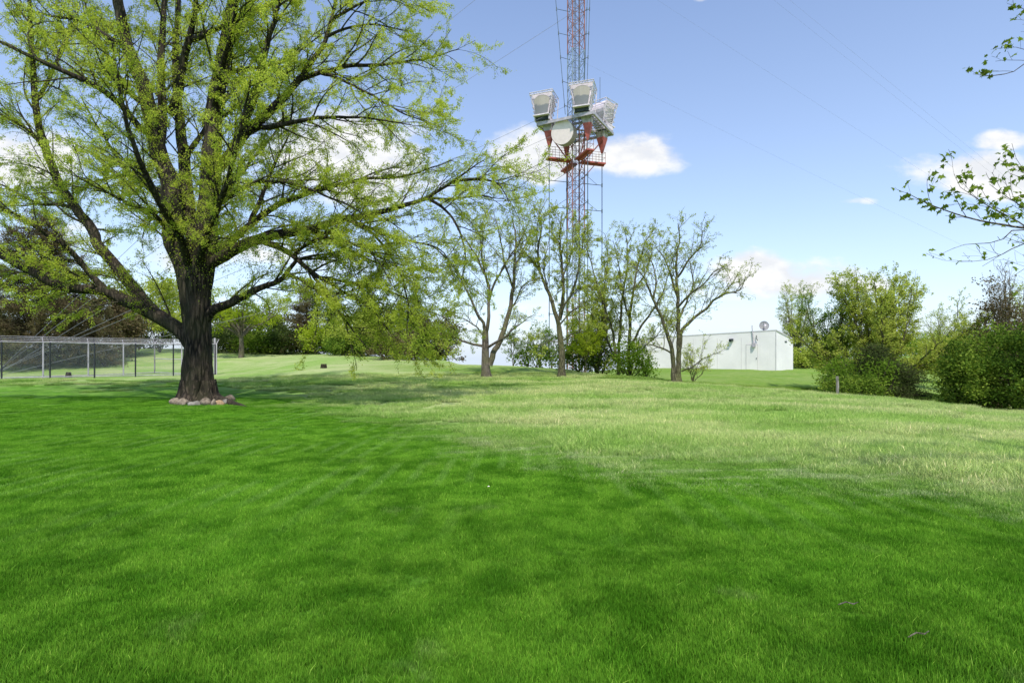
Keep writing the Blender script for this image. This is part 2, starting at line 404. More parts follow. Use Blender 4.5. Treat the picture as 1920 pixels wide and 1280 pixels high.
    L([(600,137,.5),(640,150,0),(700,180,-.4),(760,215,-.7),(830,240,-1)], .06, .012)
    L([(612,70,.8),(660,50,1),(710,48,1.2),(770,60,1.3)], .06, .012)
    L([(620,40,.8),(670,10,.6),(720,-10,.5),(770,0,.4)], .06, .012)
    L([(415,380,-.4),(450,352,-1),(500,340,-1.5),(550,345,-2),(620,370,-2.5),(680,400,-2.8)], .10, .015)
    L([(412,145,-.4),(450,130,.4),(500,125,1.2),(555,100,2),(610,60,2.8)], .09, .02)
    # big lower right limb
    L([(384,500,-.1),(420,478,-.2),(455,460,-.3),(490,447,-.4),(575,430,-.5),(650,410,-.5),(725,395,-.4),(800,370,-.3),(850,340,-.2),(885,315,-.1),(908,300,0)], .23, .015)
    L([(395,470,-.1),(430,455,.5),(470,420,.9),(520,385,1.2),(600,355,1.6),(690,335,1.9),(760,330,2.1),(850,300,2.3)], .15, .015)
    L([(468,425,-.1),(482,390,-.1),(500,345,0),(520,300,.2),(540,255,.4),(560,235,.5)], .10, .012)
    L([(800,370,-.3),(850,372,.1),(900,368,.4),(955,375,.7)], .045, .01)
    L([(650,410,-.5),(700,430,-.9),(760,450,-1.2),(820,465,-1.3),(850,500,-1.4)], .06, .012)
    L([(575,430,-.5),(640,460,.2),(700,490,.6),(760,520,1),(810,560,1.2)], .07, .012)
    L([(480,450,-.4),(520,462,-.6),(550,480,-.8),(583,510,-1.1),(633,540,-1.5),(690,575,-1.9),(735,625,-2.1)], .11, .012)
    L([(600,520,-1.1),(660,530,-.5),(730,545,.1),(790,575,.5),(840,600,.8)], .06, .01)
    for q in ([(650,410,-.5),(700,440,-1.2),(745,500,-1.6),(765,570,-1.8),(762,640,-1.9)], [(583,510,-1.1),(620,560,-1.6),(655,610,-2),(690,655,-2.2)],
              [(800,370,-.3),(850,410,-1),(872,480,-1.4),(860,545,-1.6)],
              [(850,340,-.2),(905,335,-.6),(940,350,-.9),(955,385,-1)], [(550,480,-.8),(590,450,-1.6),(640,450,-2.3),(700,480,-2.8),(740,540,-3)]):
        L(q, .06, .01)
    # low right limb
    L([(385,600,0),(400,580,-.1),(433,568,-.3),(483,543,-.5),(520,528,-.7),(540,510,-.8),(556,490,-.9),(590,478,-1),(640,480,-1.2)], .19, .02)
    L([(535,515,-.8),(560,522,-1),(600,545,-1.3),(640,575,-1.5),(665,610,-1.6)], .06, .01)
    # left limbs
    L([(365,655,0),(347,630,-.1),(317,605,-.1),(283,588,-.2),(233,563,-.3),(200,545,-.4),(150,541,-.6),(110,536,-.7),(67,516,-.9),(33,497,-1),(0,477,-1.1),(-60,450,-1.3),(-140,420,-1.5)], .27, .05)
    L([(310,600,-.1),(283,580,.1),(250,540,.4),(217,500,.7),(187,462,.9),(172,430,1),(135,380,1.1),(105,330,1.2),(85,280,1.2),(67,200,1.2),(62,125,1.2),(55,0,1.2),(50,-100,1.3)], .23, .04)
    L([(200,545,-.4),(175,520,-.5),(158,500,-.6),(133,470,-.9),(93,443,-1.2),(50,413,-1.5),(15,395,-1.8),(-50,360,-2.2)], .12, .02)
    L([(150,400,1.1),(120,385,1.6),(70,380,2.2),(10,350,3),(-50,330,3.5)], .08, .02)
    L([(90,290,1.2),(60,250,.7),(20,225,.2),(-40,200,-.4)], .08, .02)
    L([(67,190,1.2),(95,140,1.6),(120,90,2),(150,10,2.5)], .08, .02)
    L([(330,455,.2),(315,430,-.5),(285,400,-1.3),(250,385,-2),(200,360,-2.6),(140,330,-3.2)], .10, .02)
    L([(355,400,1),(300,370,2),(240,320,3),(190,250,4),(150,180,4.8)], .12, .02)
    # towards and away from the camera
    L([(372,500,-.2),(385,450,-1.2),(405,395,-2.2),(430,330,-3.2),(450,250,-4),(470,150,-4.6)], .15, .02)
    L([(355,500,-.1),(335,440,-1.2),(300,380,-2.4),(260,300,-3.4),(230,200,-4.2),(210,80,-4.8)], .15, .02)
    L([(372,460,.4),(400,400,1.8),(440,340,3.2),(490,280,4.4),(540,220,5.4)], .14, .02)
    L([(345,300,1.7),(400,220,2.9),(470,120,4),(540,40,4.8)], .11, .02)
    L([(400,210,-.4),(420,120,-1.6),(440,20,-2.6),(450,-100,-3.2)], .11, .02)
    # epicormic leaf tufts round the upper trunk
    for (px, py, s, n) in [(395,425,30,600),(345,465,26,400),(455,465,34,650),(395,490,30,500),(350,500,24,300),(330,330,18,250),(440,250,24,300),(395,375,20,250),(285,130,18,300),(455,480,26,500),(430,440,24,500), (300,60,20,300), (90,300,22,350),(215,300,24,350)]:
        c = P(px, py, Y-.35); p = rng.normal(0, s*Y/F, (n, 3))*[1, .8, 1] + c
        T.LP.append(p); T.LD.append(rng.normal(0, 1, (n, 3)))
    return finish_tree(T, 'shade_tree', base, 'huge spreading shade tree with dark furrowed trunk ringed by rocks', 'tree', M['bark'], M['twig'], M['leaf_big'], .05, aspect=.7)

# ------------------------------------------------------------------ the middle row of trees
def mid_prm(dense=1.0, L1=(.6, 1.7), leafr=9, ang=(22, 60), g=.05):
    return dict(lvar=(.1, .5, 1, 2.2), lmul=dense*4.6, lv=[
        dict(sp=.24, st=.22, len=(L1[0]*1.1, L1[1]*1.15), ang=ang, g=g, up=.25, r=.03, r1=.008, step=.18, wig=.10, leaf=leafr*.3, jit=.05, out=.3, lst=.4),
        dict(sp=.20, st=.22, len=(.35, 1.05), ang=(25, 60), g=0, up=.15, r=.013, r1=.006, step=.16, wig=.12, leaf=leafr*.6, jit=.05, out=.2, lst=.2),
        dict(sp=.20, st=.25, len=(.15, .45), ang=(25, 60), g=0, up=.1, r=.009, r1=.005, step=.15, wig=.10, leaf=leafr*1.3, jit=.04, out=.2)])
def traced(name, Y, basepx, limbs, trunk, label, bark, leaf, size, prm, cat='tree', group=None, tufts=()):
    T = Tree(); base = ground(basepx, Y)
    if trunk:
        tp = catmull([base-[0, 0, .25], base+[0, 0, .02]] + [P(a, b, Y) for a, b in trunk[0]], .15)
        h = tp[:, 2]-base[2]; rad = np.linspace(trunk[1], trunk[2], len(tp)) + trunk[1]*.45*np.exp(-np.maximum(h, 0)/.2)
        T.trunk.append((tp, rad, 14, .08))
    for l in limbs:
        limb(T, l[0], l[1], l[2] if len(l) > 2 else .012, Y, prm, wig=.025, sides=7, step=.2, pw=.8)
    for (px, py, s, n) in tufts:
        c = P(px, py, Y); T.LP.append(rng.normal(0, 1, (n, 3))*[s*Y/F, s*Y/F, s*Y/F*.7] + c); T.LD.append(rng.normal(0, 1, (n, 3)))
    return finish_tree(T, name, base, label, cat, bark, M['twig'] if bark == M['bark'] else bark, leaf, size, group)

def middle_trees():
    G = 'slender trees in a row on the crest'
    traced('slender_tree', 30, 912, [
        ([(918,685,0),(925,662,0),(937,641,.1),(952,594,.3),(959,563,.4),(965,500,.5),(966,440,.5),(960,395,.5)], .16),
        ([(910,625,0),(905,605,0),(887,572,-.3),(874,541,-.5),(859,516,-.8),(848,490,-1)], .09),
        ([(911,625,0),(916,600,0),(917,563,.3),(915,532,.4),(896,485,.5),(871,447,.5),(858,430,.6)], .10),
        ([(917,563,.3),(925,535,0),(940,508,-.3),(959,476,-.6),(974,454,-.8),(990,420,-1)], .07),
        ([(909,650,0),(895,646,0),(865,637,-.3),(842,624,-.5),(825,628,-.7)], .08),
        ([(909,632,0),(895,615,.5),(875,600,1),(845,588,1.4)], .05),
        ([(912,652,0),(925,644,-.4),(946,632,-.7),(974,607,-1),(996,591,-1.2)], .075),
        ([(955,585,.3),(970,560,.2),(981,535,0),(1000,526,-.2),(1018,520,-.4)], .05),
        ([(915,535,.4),(905,490,1),(900,440,1.4),(910,400,1.7)], .06),
        ([(965,500,.5),(985,460,.9),(1000,420,1.2)], .05),
        ([(962,540,.4),(945,490,-.2),(935,430,-.6),(925,395,-.8)], .06),
        ([(896,485,.5),(905,450,0),(900,410,-.4)], .035)],
        ([(911,700),(910,680),(910,650),(910,620)], .24, .16),
        'slender bare-limbed tree on the crest, nearest to the big tree', M['bark_grey'], M['leaf_young'], .075, mid_prm(.75), group=G)
    traced('slender_tree', 31, 1053, [
        ([(1048,615,0),(1043,591,0),(1027,547,.2),(1012,510,.4),(990,479,.5),(974,460,.6)], .13),
        ([(1012,512,.4),(1009,470,.2),(1015,422,0),(1000,385,-.2)], .07),
        ([(1049,600,0),(1056,547,-.3),(1052,485,-.5),(1050,430,-.6),(1055,400,-.7)], .11),
        ([(1050,595,0),(1058,575,-.4),(1077,545,-.7),(1100,537,-1),(1112,545,-1.2)], .07),
        ([(1070,553,-.6),(1084,516,-.6),(1090,470,-.5),(1100,422,-.4)], .07),
        ([(1054,520,-.4),(1070,480,.2),(1075,430,.6),(1085,410,.8)], .05),
        ([(1049,610,0),(1065,590,.4),(1090,575,.9),(1120,600,1.3)], .05),
        ([(1030,555,.2),(1020,500,1),(1030,450,1.5)], .05),
        ([(1053,640,0),(1075,625,-.3),(1100,622,-.6)], .04),
        ([(1051,640,0),(1030,640,-.3),(1005,650,-.6)], .03)],
        ([(1053,695),(1053,660),(1048,612)], .20, .14),
        'slender leafy tree in front of the mast, dark trunk on the crest', M['bark_olive'], M['leaf_young'], .08, mid_prm(1.35), group=G,
        tufts=((1010,500,12,110),(1080,470,16,160)))
    traced('multistem_tree', 33.5, 1168, [
        ([(1159,712,0),(1160,660,0),(1165,579,.1),(1171,535,.2),(1177,485,.3),(1172,430,.3)], .11),
        ([(1178,712,0),(1180,625,0),(1187,547,-.2),(1199,485,-.3),(1224,428,-.4)], .12),
        ([(1180,655,0),(1200,615,-.3),(1215,594,-.5),(1243,547,-.8),(1256,500,-1)], .08),
        ([(1157,680,0),(1148,620,.3),(1134,579,.5),(1115,516,.8),(1098,460,1)], .09),
        ([(1170,700,0),(1140,640,1),(1132,560,1.5),(1140,480,1.9),(1135,440,2)], .08),
        ([(1182,600,0),(1170,560,-1),(1160,500,-1.5),(1150,450,-1.7)], .06),
        ([(1187,547,-.2),(1215,500,.6),(1225,450,1)], .06),
        ([(1175,700,0),(1200,660,.6),(1235,625,1.2),(1260,600,1.5)], .05)],
        None, 'multi-stemmed tree with green suckers at its foot, between two single trees', M['bark_olive'], M['leaf_young'], .078, mid_prm(1.15), group=G,
        tufts=((1170,690,16,500),(1190,668,16,400),(1150,680,12,250)))
    traced('twin_stemmed_tree', 29, 1268, [
        ([(1263,713,0),(1259,657,0),(1243,604,-.1),(1224,560,-.2),(1205,516,-.3),(1180,494,-.5)], .13),
        ([(1272,713,0),(1273,641,0),(1271,563,.1),(1268,500,.2),(1274,450,.3),(1272,418,.3)], .14),
        ([(1274,655,0),(1278,625,0),(1290,605,-.1),(1318,583,-.3),(1352,554,-.5),(1385,544,-.6),(1400,520,-.7)], .10),
        ([(1271,560,.1),(1262,529,.3),(1246,485,.5),(1228,460,.7)], .07),
        ([(1272,575,0),(1290,555,-.5),(1315,535,-.8),(1340,510,-1.1),(1355,500,-1.2)], .06),
        ([(1270,520,.2),(1290,490,-.2),(1310,465,-.5),(1318,432,-.8)], .06),
        ([(1278,696,0),(1299,687,-.4),(1316,675,-.6),(1330,668,-.8)], .04),
        ([(1259,662,0),(1240,652,-.3),(1220,646,-.6),(1198,645,-.8)], .05),
        ([(1272,600,0),(1285,570,.9),(1300,530,1.5),(1290,480,1.9)], .07),
        ([(1225,562,-.2),(1230,520,.6),(1215,470,1.1)], .06),
        ([(1352,554,-.5),(1375,530,-.3),(1385,510,-.2)], .03)],
        ([(1269,712),(1268,700)], .24, .2),
        'twin-stemmed tree on the crest in front of the white building', M['bark_olive'], M['leaf_young'], .072, mid_prm(.72), group=G,
        tufts=((1290,545,12,120),))

# ------------------------------------------------------------------ free-growing trees and bushes
def fan_tree(name, Y, px, top, spread, nl, r, label, bark, leaf, size, prm, cat='tree', group=None, lean=0, stem=.0, trunk_r=None):
    """trunk to height `stem` (m) then nl limbs fanning out to py=top, half width spread px"""
    T = Tree(); base = ground(px, Y); H = EYE-(top-HY)/F*Y - base[2]; W = spread/F*Y
    if stem > 0:
        tp = catmull([base-[0, 0, .2], base+[0, 0, .02], base+[.05, 0, stem*.5], base+[0, 0, stem]], .2)
        rr = trunk_r or r*1.4
        T.trunk.append((tp, np.linspace(rr*1.2, rr*.85, len(tp)), 10, .08))
    for i in range(nl):
        a = 2*math.pi*(i+random.random()*.6)/nl; w = W*random.uniform(.2, 1.0); h = (H-stem)*random.uniform(.82, 1.0)*(1.04-.42*(w/W)**2)*(1 if i % 3 else .8)
        e = base + [math.cos(a)*w*1.05+lean, math.sin(a)*w*.8, stem+h]
        m = base + [math.cos(a)*w*.6, math.sin(a)*w*.48, stem+h*.52]
        path = catmull([base+[0, 0, max(stem-.1, -.1)], base+[math.cos(a)*w*.18, math.sin(a)*w*.15, stem+h*.2], m + rng.normal(0, .12, 3), e], .2)
        path[1:] += rng.normal(0, .03, (len(path)-1, 3)); rad = np.linspace(r, .012, len(path))
        T.trunk.append((path, rad, 6)); sprout(T, path, rad, 0, prm, base)
    return finish_tree(T, name, base, label, cat, bark, bark, leaf, size, group)
def conifer(name, Y, px, top, spread, label, leaf, size, n=70, dens=40, stem=.5, cat='tree', group=None, droop=-.05, bark=None, base_frac=.0, power=.8, dz=0):
    T = Tree(); base = ground(px, Y, dz); H = EYE-(top-HY)/F*Y - base[2]; W = spread/F*Y
    tp = np.array([base + [rng.normal(0, .02), rng.normal(0, .02), z] for z in np.linspace(-.2, H*.98, 14)])
    T.trunk.append((tp, np.linspace(.035*H*.55+.04, .015, 14), 8))
    for i in range(n):
        f = (i+random.random())/n; z = stem + (H-stem)*f
        l = W*(1-f)**power*random.uniform(.55, 1.12) + .15; a = i*2.4+random.random()
        d = np.array([math.cos(a), math.sin(a), .25*f+.05])
        cp = wander(base+[0, 0, z], d, l, .25, .07, droop); cr = np.linspace(.02+.01*l, .005, len(cp))
        T.twigs.append((cp, cr, 4)); T.leaves_on(cp, dens*.8, .14, .2)
        k = max(2, int(l/.22))
        for j in range(k):
            q = (.15+.85*j/k); ip = cp[min(int(q*(len(cp)-1)), len(cp)-1)]
            for sgn in (-1, 1):
                sd = np.array([-d[1]*sgn, d[0]*sgn, 0])*.8 + d*.6 + [0, 0, random.uniform(-.25, .25)]
                tw = wander(ip, sd, l*.38*(1.1-q)+.12, .15, .09, -.15)
                T.twigs.append((tw, np.linspace(.008, .003, len(tw)), 3)); T.leaves_on(tw, dens*1.15, .08, 0)
    return finish_tree(T, name, base, label, cat, bark or M['bark'], bark or M['bark'], leaf, size, group, aspect=.35, flat=.1)
def bush(name, Y, px, top, spread, label, leaf, size, nclump=120, per=60, cat='bush', group=None, depth=None, rough=.25, stems=8, bark=None, leaf2=None, clump=.22, cov=2.3, bottom=0.0, dz=0):
    T = Tree(); base = ground(px, Y, dz); H = EYE-(top-HY)/F*Y - base[2]; W = spread/F*Y; D = depth or W*.8
    sd = random.random()*50; tips = []; per = cov*math.pi*W*(H-bottom)*.5*1.2/(size**2*.30*.85*.5)/nclump
    for i in range(nclump):
        u = rng.normal(0, 1, 3); u[2] = u[2]*.9+.15; u /= np.linalg.norm(u)
        k = 1 + rough*2*(mnoise.noise((u[0]*1.6+sd, u[1]*1.6, u[2]*1.6)) + .5*mnoise.noise((u[0]*4+sd, u[1]*4, u[2]*4)))
        q = random.uniform(.35, 1.0)**.45*k
        c = base + [u[0]*W*q, u[1]*D*q, bottom + (H-bottom)*(.48+.50*u[2]*q)]
        if c[2] < gz(c[0], c[1])+.05: c[2] = gz(c[0], c[1])+random.uniform(.05, .3)
        s = clump*random.uniform(.6, 1.3); n = int(per*random.uniform(.5, 1.5))
        T.LP.append(c + rng.normal(0, 1, (n, 3))*[s, s, s*.75]); T.LD.append(np.tile(u, (n, 1)))
        tips.append(c)
    for c in random.sample(tips, min(stems, len(tips))):
        b = base + [0, 0, -.05]; m = (b+c)/2 + rng.normal(0, .1, 3)
        p = catmull([b, m, c + (c-m)*.25], .2); T.twigs.append((p, np.linspace(.035, .008, len(p)), 5))
    return finish_tree(T, name, base, label, cat, bark or M['bark'], bark or M['bark'], leaf, size, group, flat=.2)

def background():
    # ---- left, behind the fence
    G = 'trees of the wooded edge on the left'
    conifer('spruce_tree', 47, 78, 395, 175, 'tall brownish conifer standing beyond the chain link fence at far left', M['leaf_brown'], .16, n=110, dens=26, stem=1.0, group=G, droop=-.06, power=.6)
    conifer('spruce_tree', 56, -70, 450, 150, 'dark conifer at the left edge behind the brownish one', M['leaf_dark'], .18, n=80, dens=24, group=G)
    bush('evergreen_tree', 55, 190, 545, 75, 'broad dark evergreen right of the tall conifer behind the fence', M['leaf_brown'], 0.231, 120, 60, 'tree', G, clump=.45)
    bush('evergreen_tree', 68, 262, 560, 65, 'dark green bush behind the chain link fence left of the big trunk', M['leaf_dark'], 0.286, 120, 60, 'tree', G, clump=.5)
    bush('leafy_tree', 60, 300, 510, 60, 'pale green leafy tree behind the big trunk on its left', M['leaf_young'], 0.252, 90, 45, 'tree', G, clump=.5, bottom=1.6, cov=1.5, rough=.4)
    fan_tree('lime_tree', 54, 452, 520, 105, 12, .11, 'low lime-leaved tree with short straight trunk on the far slope', M['bark_grey'], M['leaf_lime'], .15,
             dict(lvar=(.6, 1, 1.6), lmul=2.2, lv=[dict(sp=.42, st=.25, len=(.7, 1.9), ang=(30, 75), g=-.05, up=0, r=.04, r1=.01, step=.3, wig=.1, leaf=14, jit=.12, out=.4),
                           dict(sp=.3, st=.2, len=(.4, 1.0), ang=(30, 70), g=-.2, up=0, r=.015, r1=.006, step=.25, wig=.1, leaf=22, jit=.12, out=.3)]), group=G, stem=2.0, trunk_r=.22)
    bush('evergreen_tree', 66, 400, 572, 62, 'dark evergreen seen just right of the big trunk', M['leaf_dark'], 0.277, 130, 60, 'tree', G, clump=.5)
    bush('evergreen_tree', 65, 490, 580, 58, 'dark evergreen behind the lime-leaved tree', M['leaf_dark'], 0.273, 130, 60, 'tree', G, clump=.5)
    conifer('juniper_tree', 60, 575, 525, 52, 'brown-tinged juniper with pointed top in the wooded edge', M['leaf_brown'], .15, n=90, dens=34, group=G, stem=.2, power=.55)
    conifer('juniper_tree', 59, 628, 548, 46, 'dark green juniper right of the brown-tinged one', M['leaf_dark'], .15, n=90, dens=36, group=G, stem=.2, power=.55)
    bush('leafy_bush', 54, 592, 605, 26, 'small lime-leaved bush before the dark junipers', M['leaf_lime'], 0.227, 34, 26, 'bush', G, clump=.28, bottom=.5, cov=1.2, rough=.4)
    conifer('cedar_tree', 57, 690, 530, 52, 'dark cedar above the hanging branches of the big tree', M['leaf_dark'], .15, n=90, dens=36, group=G, stem=.2, power=.6)
    bush('leafy_tree', 52, 668, 585, 42, 'yellow-green leafy tree low in the wooded edge', M['leaf_young'], 0.218, 70, 36, 'tree', G, clump=.35, bottom=.6, cov=1.6, rough=.4)
    bush('leafy_bush', 51, 655, 632, 50, 'dark shrub at the foot of the wooded edge', M['leaf_hedge'], 0.214, 80, 50, 'bush', G, clump=.3)
    conifer('cedar_tree', 53, 780, 520, 48, 'mid green cedar near the right end of the wooded edge', M['leaf_green'], .14, n=90, dens=30, group=G, stem=.3, power=.7)
    fan_tree('leafy_tree', 49, 745, 560, 60, 10, .07, 'bright yellow-green tree at the wooded edge under the drooping twigs', M['bark_olive'], M['leaf_lime'], .12,
             dict(lvar=(.4, 1, 1.6), lmul=2.2, lv=[dict(sp=.4, st=.2, len=(.5, 1.4), ang=(30, 70), g=0, up=.1, r=.03, r1=.008, step=.3, wig=.1, leaf=14, jit=.1, out=.4),
                           dict(sp=.3, st=.2, len=(.3, .8), ang=(30, 70), g=-.1, up=0, r=.012, r1=.005, step=.25, wig=.1, leaf=20, jit=.1, out=.3)]), group=G, stem=.4)
    bush('leafy_bush', 47, 740, 625, 52, 'dark low shrub with brown twigs left of the rounded end bush', M['leaf_brown'], 0.197, 80, 50, 'bush', G, clump=.28, cov=1.8, rough=.4)
    bush('leafy_bush', 46, 822, 588, 38, 'rounded brownish bush ending the wooded edge against the sky', M['leaf_brown'], 0.193, 85, 42, 'bush', G, clump=.27, stems=16, cov=2.0, rough=.4)
    bush('leafy_bush', 45.5, 812, 612, 36, 'green shrub in front of the rounded brownish bush', M['leaf_green'], 0.191, 45, 40, 'bush', G, clump=.25)
    bush('leafy_bush', 60, 425, 615, 55, 'low dark thicket just right of the big trunk', M['leaf_dark'], .22, 140, 60, 'bush', G, clump=.45, cov=3)
    bush('leafy_bush', 59, 488, 622, 50, 'low dark thicket behind the trunk of the lime-leaved tree', M['leaf_hedge'], .22, 140, 60, 'bush', G, clump=.45, cov=3)
    bush('leafy_bush', 60, 545, 618, 60, 'low dark thicket filling the wooded edge behind the stump', M['leaf_dark'], .22, 120, 60, 'bush', G, clump=.5)
    bush('leafy_bush', 56, 628, 628, 50, 'low dark thicket below the dark green juniper', M['leaf_hedge'], .2, 120, 60, 'bush', G, clump=.45)
    bush('evergreen_tree', 58, 735, 572, 60, 'broad dark evergreen behind the drooping twigs of the big tree', M['leaf_dark'], .22, 120, 60, 'tree', G, clump=.5)
    # ---- under the mast
    G2 = 'undergrowth behind the crest around the mast'
    sp = mid_prm(1.0, (.3, .9), 8)
    for i, (px, top, Yd, lb) in enumerate([(962, 612, 42, 'leftmost thin sapling behind the crest'), (990, 628, 41, 'thin sapling right of the leftmost one'), (1012, 602, 42, 'thin sapling midway left of the mast'), (1034, 620, 40, 'thin sapling next to the dark trunk')]):
        fan_tree('sapling', Yd, px, top, 22, 5, .03, lb, M['bark_olive'], M['leaf_green'], .085, sp, group=G2)
    bush('leafy_bush', 41, 1005, 650, 42, 'low thin hedge of shrubs behind the crest left of the mast', M['leaf_hedge'], 0.172, 60, 30, 'bush', G2, clump=.25, cov=1.1, rough=.4)
    bush('leafy_bush', 37, 1085, 632, 40, 'dense dark shrub at the foot of the mast', M['leaf_hedge'], 0.155, 110, 60, 'bush', G2, clump=.27, cov=1.9, rough=.4)
    bush('leafy_bush', 36, 1128, 650, 30, 'dark shrub between the mast foot and the multi-stemmed tree', M['leaf_hedge'], 0.151, 70, 50, 'bush', G2, clump=.25, cov=1.5, rough=.4)
    fan_tree('lime_bush', 33.5, 1098, 592, 52, 12, .035, 'glowing lime-leaved young tree right of the dark trunk', M['bark_olive'], M['leaf_lime'], .10,
             dict(lvar=(.6, 1, 1.6), lmul=2.0, lv=[dict(sp=.22, st=.25, len=(.3, .9), ang=(30, 75), g=-.1, up=0, r=.02, r1=.006, step=.18, wig=.1, leaf=26, jit=.07, out=.4, lst=0),
                           dict(sp=.2, st=.2, len=(.2, .5), ang=(30, 70), g=-.2, up=0, r=.01, r1=.004, step=.15, wig=.1, leaf=36, jit=.07, out=.3)]), group=G2, stem=.8)
    bush('leafy_bush', 33, 1182, 640, 32, 'bright green bush at the foot of the multi-stemmed tree', M['leaf_green'], 0.139, 85, 42, 'bush', G2, clump=.22, cov=1.5, rough=.4)
    bush('leafy_bush', 40, 1212, 668, 20, 'green shrub against the left end of the white building', M['leaf_green'], 0.168, 45, 30, 'bush', G2, clump=.25, cov=1.2, rough=.4)
    fan_tree('small_tree', 36, 1120, 470, 45, 8, .06, 'slim pale green tree growing beside the mast', M['bark_olive'], M['leaf_young'], .085, mid_prm(1.3), group=G2)
    fan_tree('small_tree', 36, 1300, 650, 28, 6, .03, 'small wiry tree against the white wall', M['bark_olive'], M['leaf_young'], .08, mid_prm(.8, (.3, .8)), group=G2)
    # ---- right of the building
    G3 = 'trees on the right beyond the slope'
    fan_tree('bare_tree', 62, 1492, 535, 62, 9, .10, 'thinly leaved tree just right of the white building', M['bark_grey'], M['leaf_young'], .10, mid_prm(.45, (.8, 2.0)), group=G3, stem=.8)
    conifer('juniper_tree', 60, 1497, 618, 28, 'small dark juniper right of the white building', M['leaf_dark'], .12, n=50, dens=30, group=G3, stem=.1, power=.6)
    conifer('juniper_tree', 66, 1530, 628, 22, 'farther small dark juniper right of the white building', M['leaf_dark'], .12, n=40, dens=28, group=G3, stem=.1)
    bush('leafy_bush', 56, 1512, 645, 30, 'pale green shrub beside the right end of the white building', M['leaf_young'], 0.235, 45, 30, 'bush', G3, clump=.3, cov=1.5, rough=.4)
    bush('leafy_bush', 58, 1525, 662, 36, 'dark low shrub at the right end of the white building', M['leaf_hedge'], 0.244, 45, 40, 'bush', G3, clump=.3)
    spread = dict(lvar=(.3, 1, 1.7), lmul=2.6, lv=[dict(sp=.18, st=.25, len=(.5, 1.6), ang=(22, 60), g=.02, up=.15, r=.03, r1=.007, step=.2, wig=.09, leaf=12, jit=.07, out=.4, lst=.2),
                           dict(sp=.22, st=.2, len=(.25, .75), ang=(25, 65), g=-.03, up=.1, r=.012, r1=.004, step=.16, wig=.1, leaf=30, jit=.06, out=.3)])
    fan_tree('fanning_tree', 30, 1650, 508, 160, 30, .075, 'wide fan-shaped tree with fresh green leaves, largest on the right', M['bark_olive'], M['leaf_young'], .095, spread, group=G3, stem=.2)
    fan_tree('fanning_tree', 32, 1565, 530, 85, 10, .07, 'upright green tree left of the wide fan-shaped tree', M['bark_olive'], M['leaf_green'], .09, dict(spread, lmul=1.6), group=G3, stem=.3)
    fan_tree('fanning_tree', 38, 1780, 545, 60, 8, .05, 'thin tree in the gap right of the wide fan-shaped tree', M['bark_olive'], M['leaf_young'], .09, dict(spread, lmul=1.2), group=G3, stem=.5)
    conifer('juniper_tree', 26, 1640, 648, 72, 'dark spreading juniper under the wide fan-shaped tree', M['leaf_dark'], .09, n=90, dens=44, group=G3, stem=.05, power=.5)
    conifer('juniper_tree', 25.5, 1688, 682, 55, 'low dark juniper with branches sweeping right', M['leaf_dark'], .085, n=70, dens=44, group=G3, stem=.05, power=.4)
    bush('leafy_bush', 26, 1570, 668, 34, 'twiggy green bush behind the pale post', M['leaf_green'], 0.109, 80, 36, 'bush', G3, clump=.2, stems=24, bark=M['bark_grey'], cov=1.1, rough=.4)
    bush('leafy_bush', 25, 1648, 668, 30, 'bright leaved bush in front of the dark juniper', M['leaf_green'], 0.108, 60, 30, 'bush', G3, clump=.2, cov=.7, rough=.4)
    bush('leafy_bush', 24.5, 1600, 706, 52, 'low dark shrubs at the foot of the fan-shaped tree', M['leaf_hedge'], 0.108, 100, 50, 'bush', G3, clump=.2)
    # hedge at right edge
    bush('hedge_bush', 22.5, 1905, 612, 112, 'big dense rounded dark green bush at the right edge', M['leaf_hedge'], 0.115, 520, 90, 'bush', None, clump=.22, rough=.2, stems=20)
    bush('hedge_bush', 23.5, 1812, 655, 50, 'dense olive-green bush left of the big rounded bush', M['leaf_hedge'], 0.108, 200, 70, 'bush', None, clump=.2, rough=.3, stems=20, cov=2.4)
    bush('hedge_bush', 22, 2030, 600, 90, 'dense green bush just outside the right edge', M['leaf_hedge'], 0.115, 300, 70, 'bush', None, clump=.22)
    bush('brown_bush', 27, 1872, 562, 55, 'brown twiggy bush above the big rounded bush', M['leaf_brown'], 0.115, 130, 60, 'bush', G3, clump=.26, stems=30, cov=1.5, rough=.4)
    fan_tree('bare_tree', 29, 1882, 505, 45, 11, .05, 'leafless tree poking above the bushes at right', M['bark_grey'], M['leaf_brown'], .05, mid_prm(.12, (.5, 1.2), ang=(12, 35), g=.3), group=G3, stem=2.0)
    fan_tree('leafy_tree', 31, 1950, 520, 60, 9, .06, 'yellow-green tree at the right edge above the bushes', M['bark_olive'], M['leaf_young'], .09, spread, group=G3, stem=1.0)
    # distant trees on the far right slope
    lbs = ['leftmost round tree on the far slope', 'second round tree on the far slope', 'round tree midway on the far slope', 'round tree on the far slope behind the gap', 'rightmost round tree on the far slope', 'round tree on the far slope behind the brown bush']
    for i, px in enumerate((1590, 1655, 1725, 1790, 1860, 1930)):
        bush('distant_tree', 96+4*(i % 3), px, 628+6*(i % 2), 48, lbs[i], M['leaf_green' if i % 3 else 'leaf_young'], .3, 60, 60, 'tree', 'distant trees on the far right slope', clump=.9)
    bush('leafy_bush', 44, 1775, 655, 34, 'pale green bush in the gap beyond the dark juniper', M['leaf_young'], 0.185, 90, 46, 'bush', G3, clump=.3, cov=1.2, rough=.4)

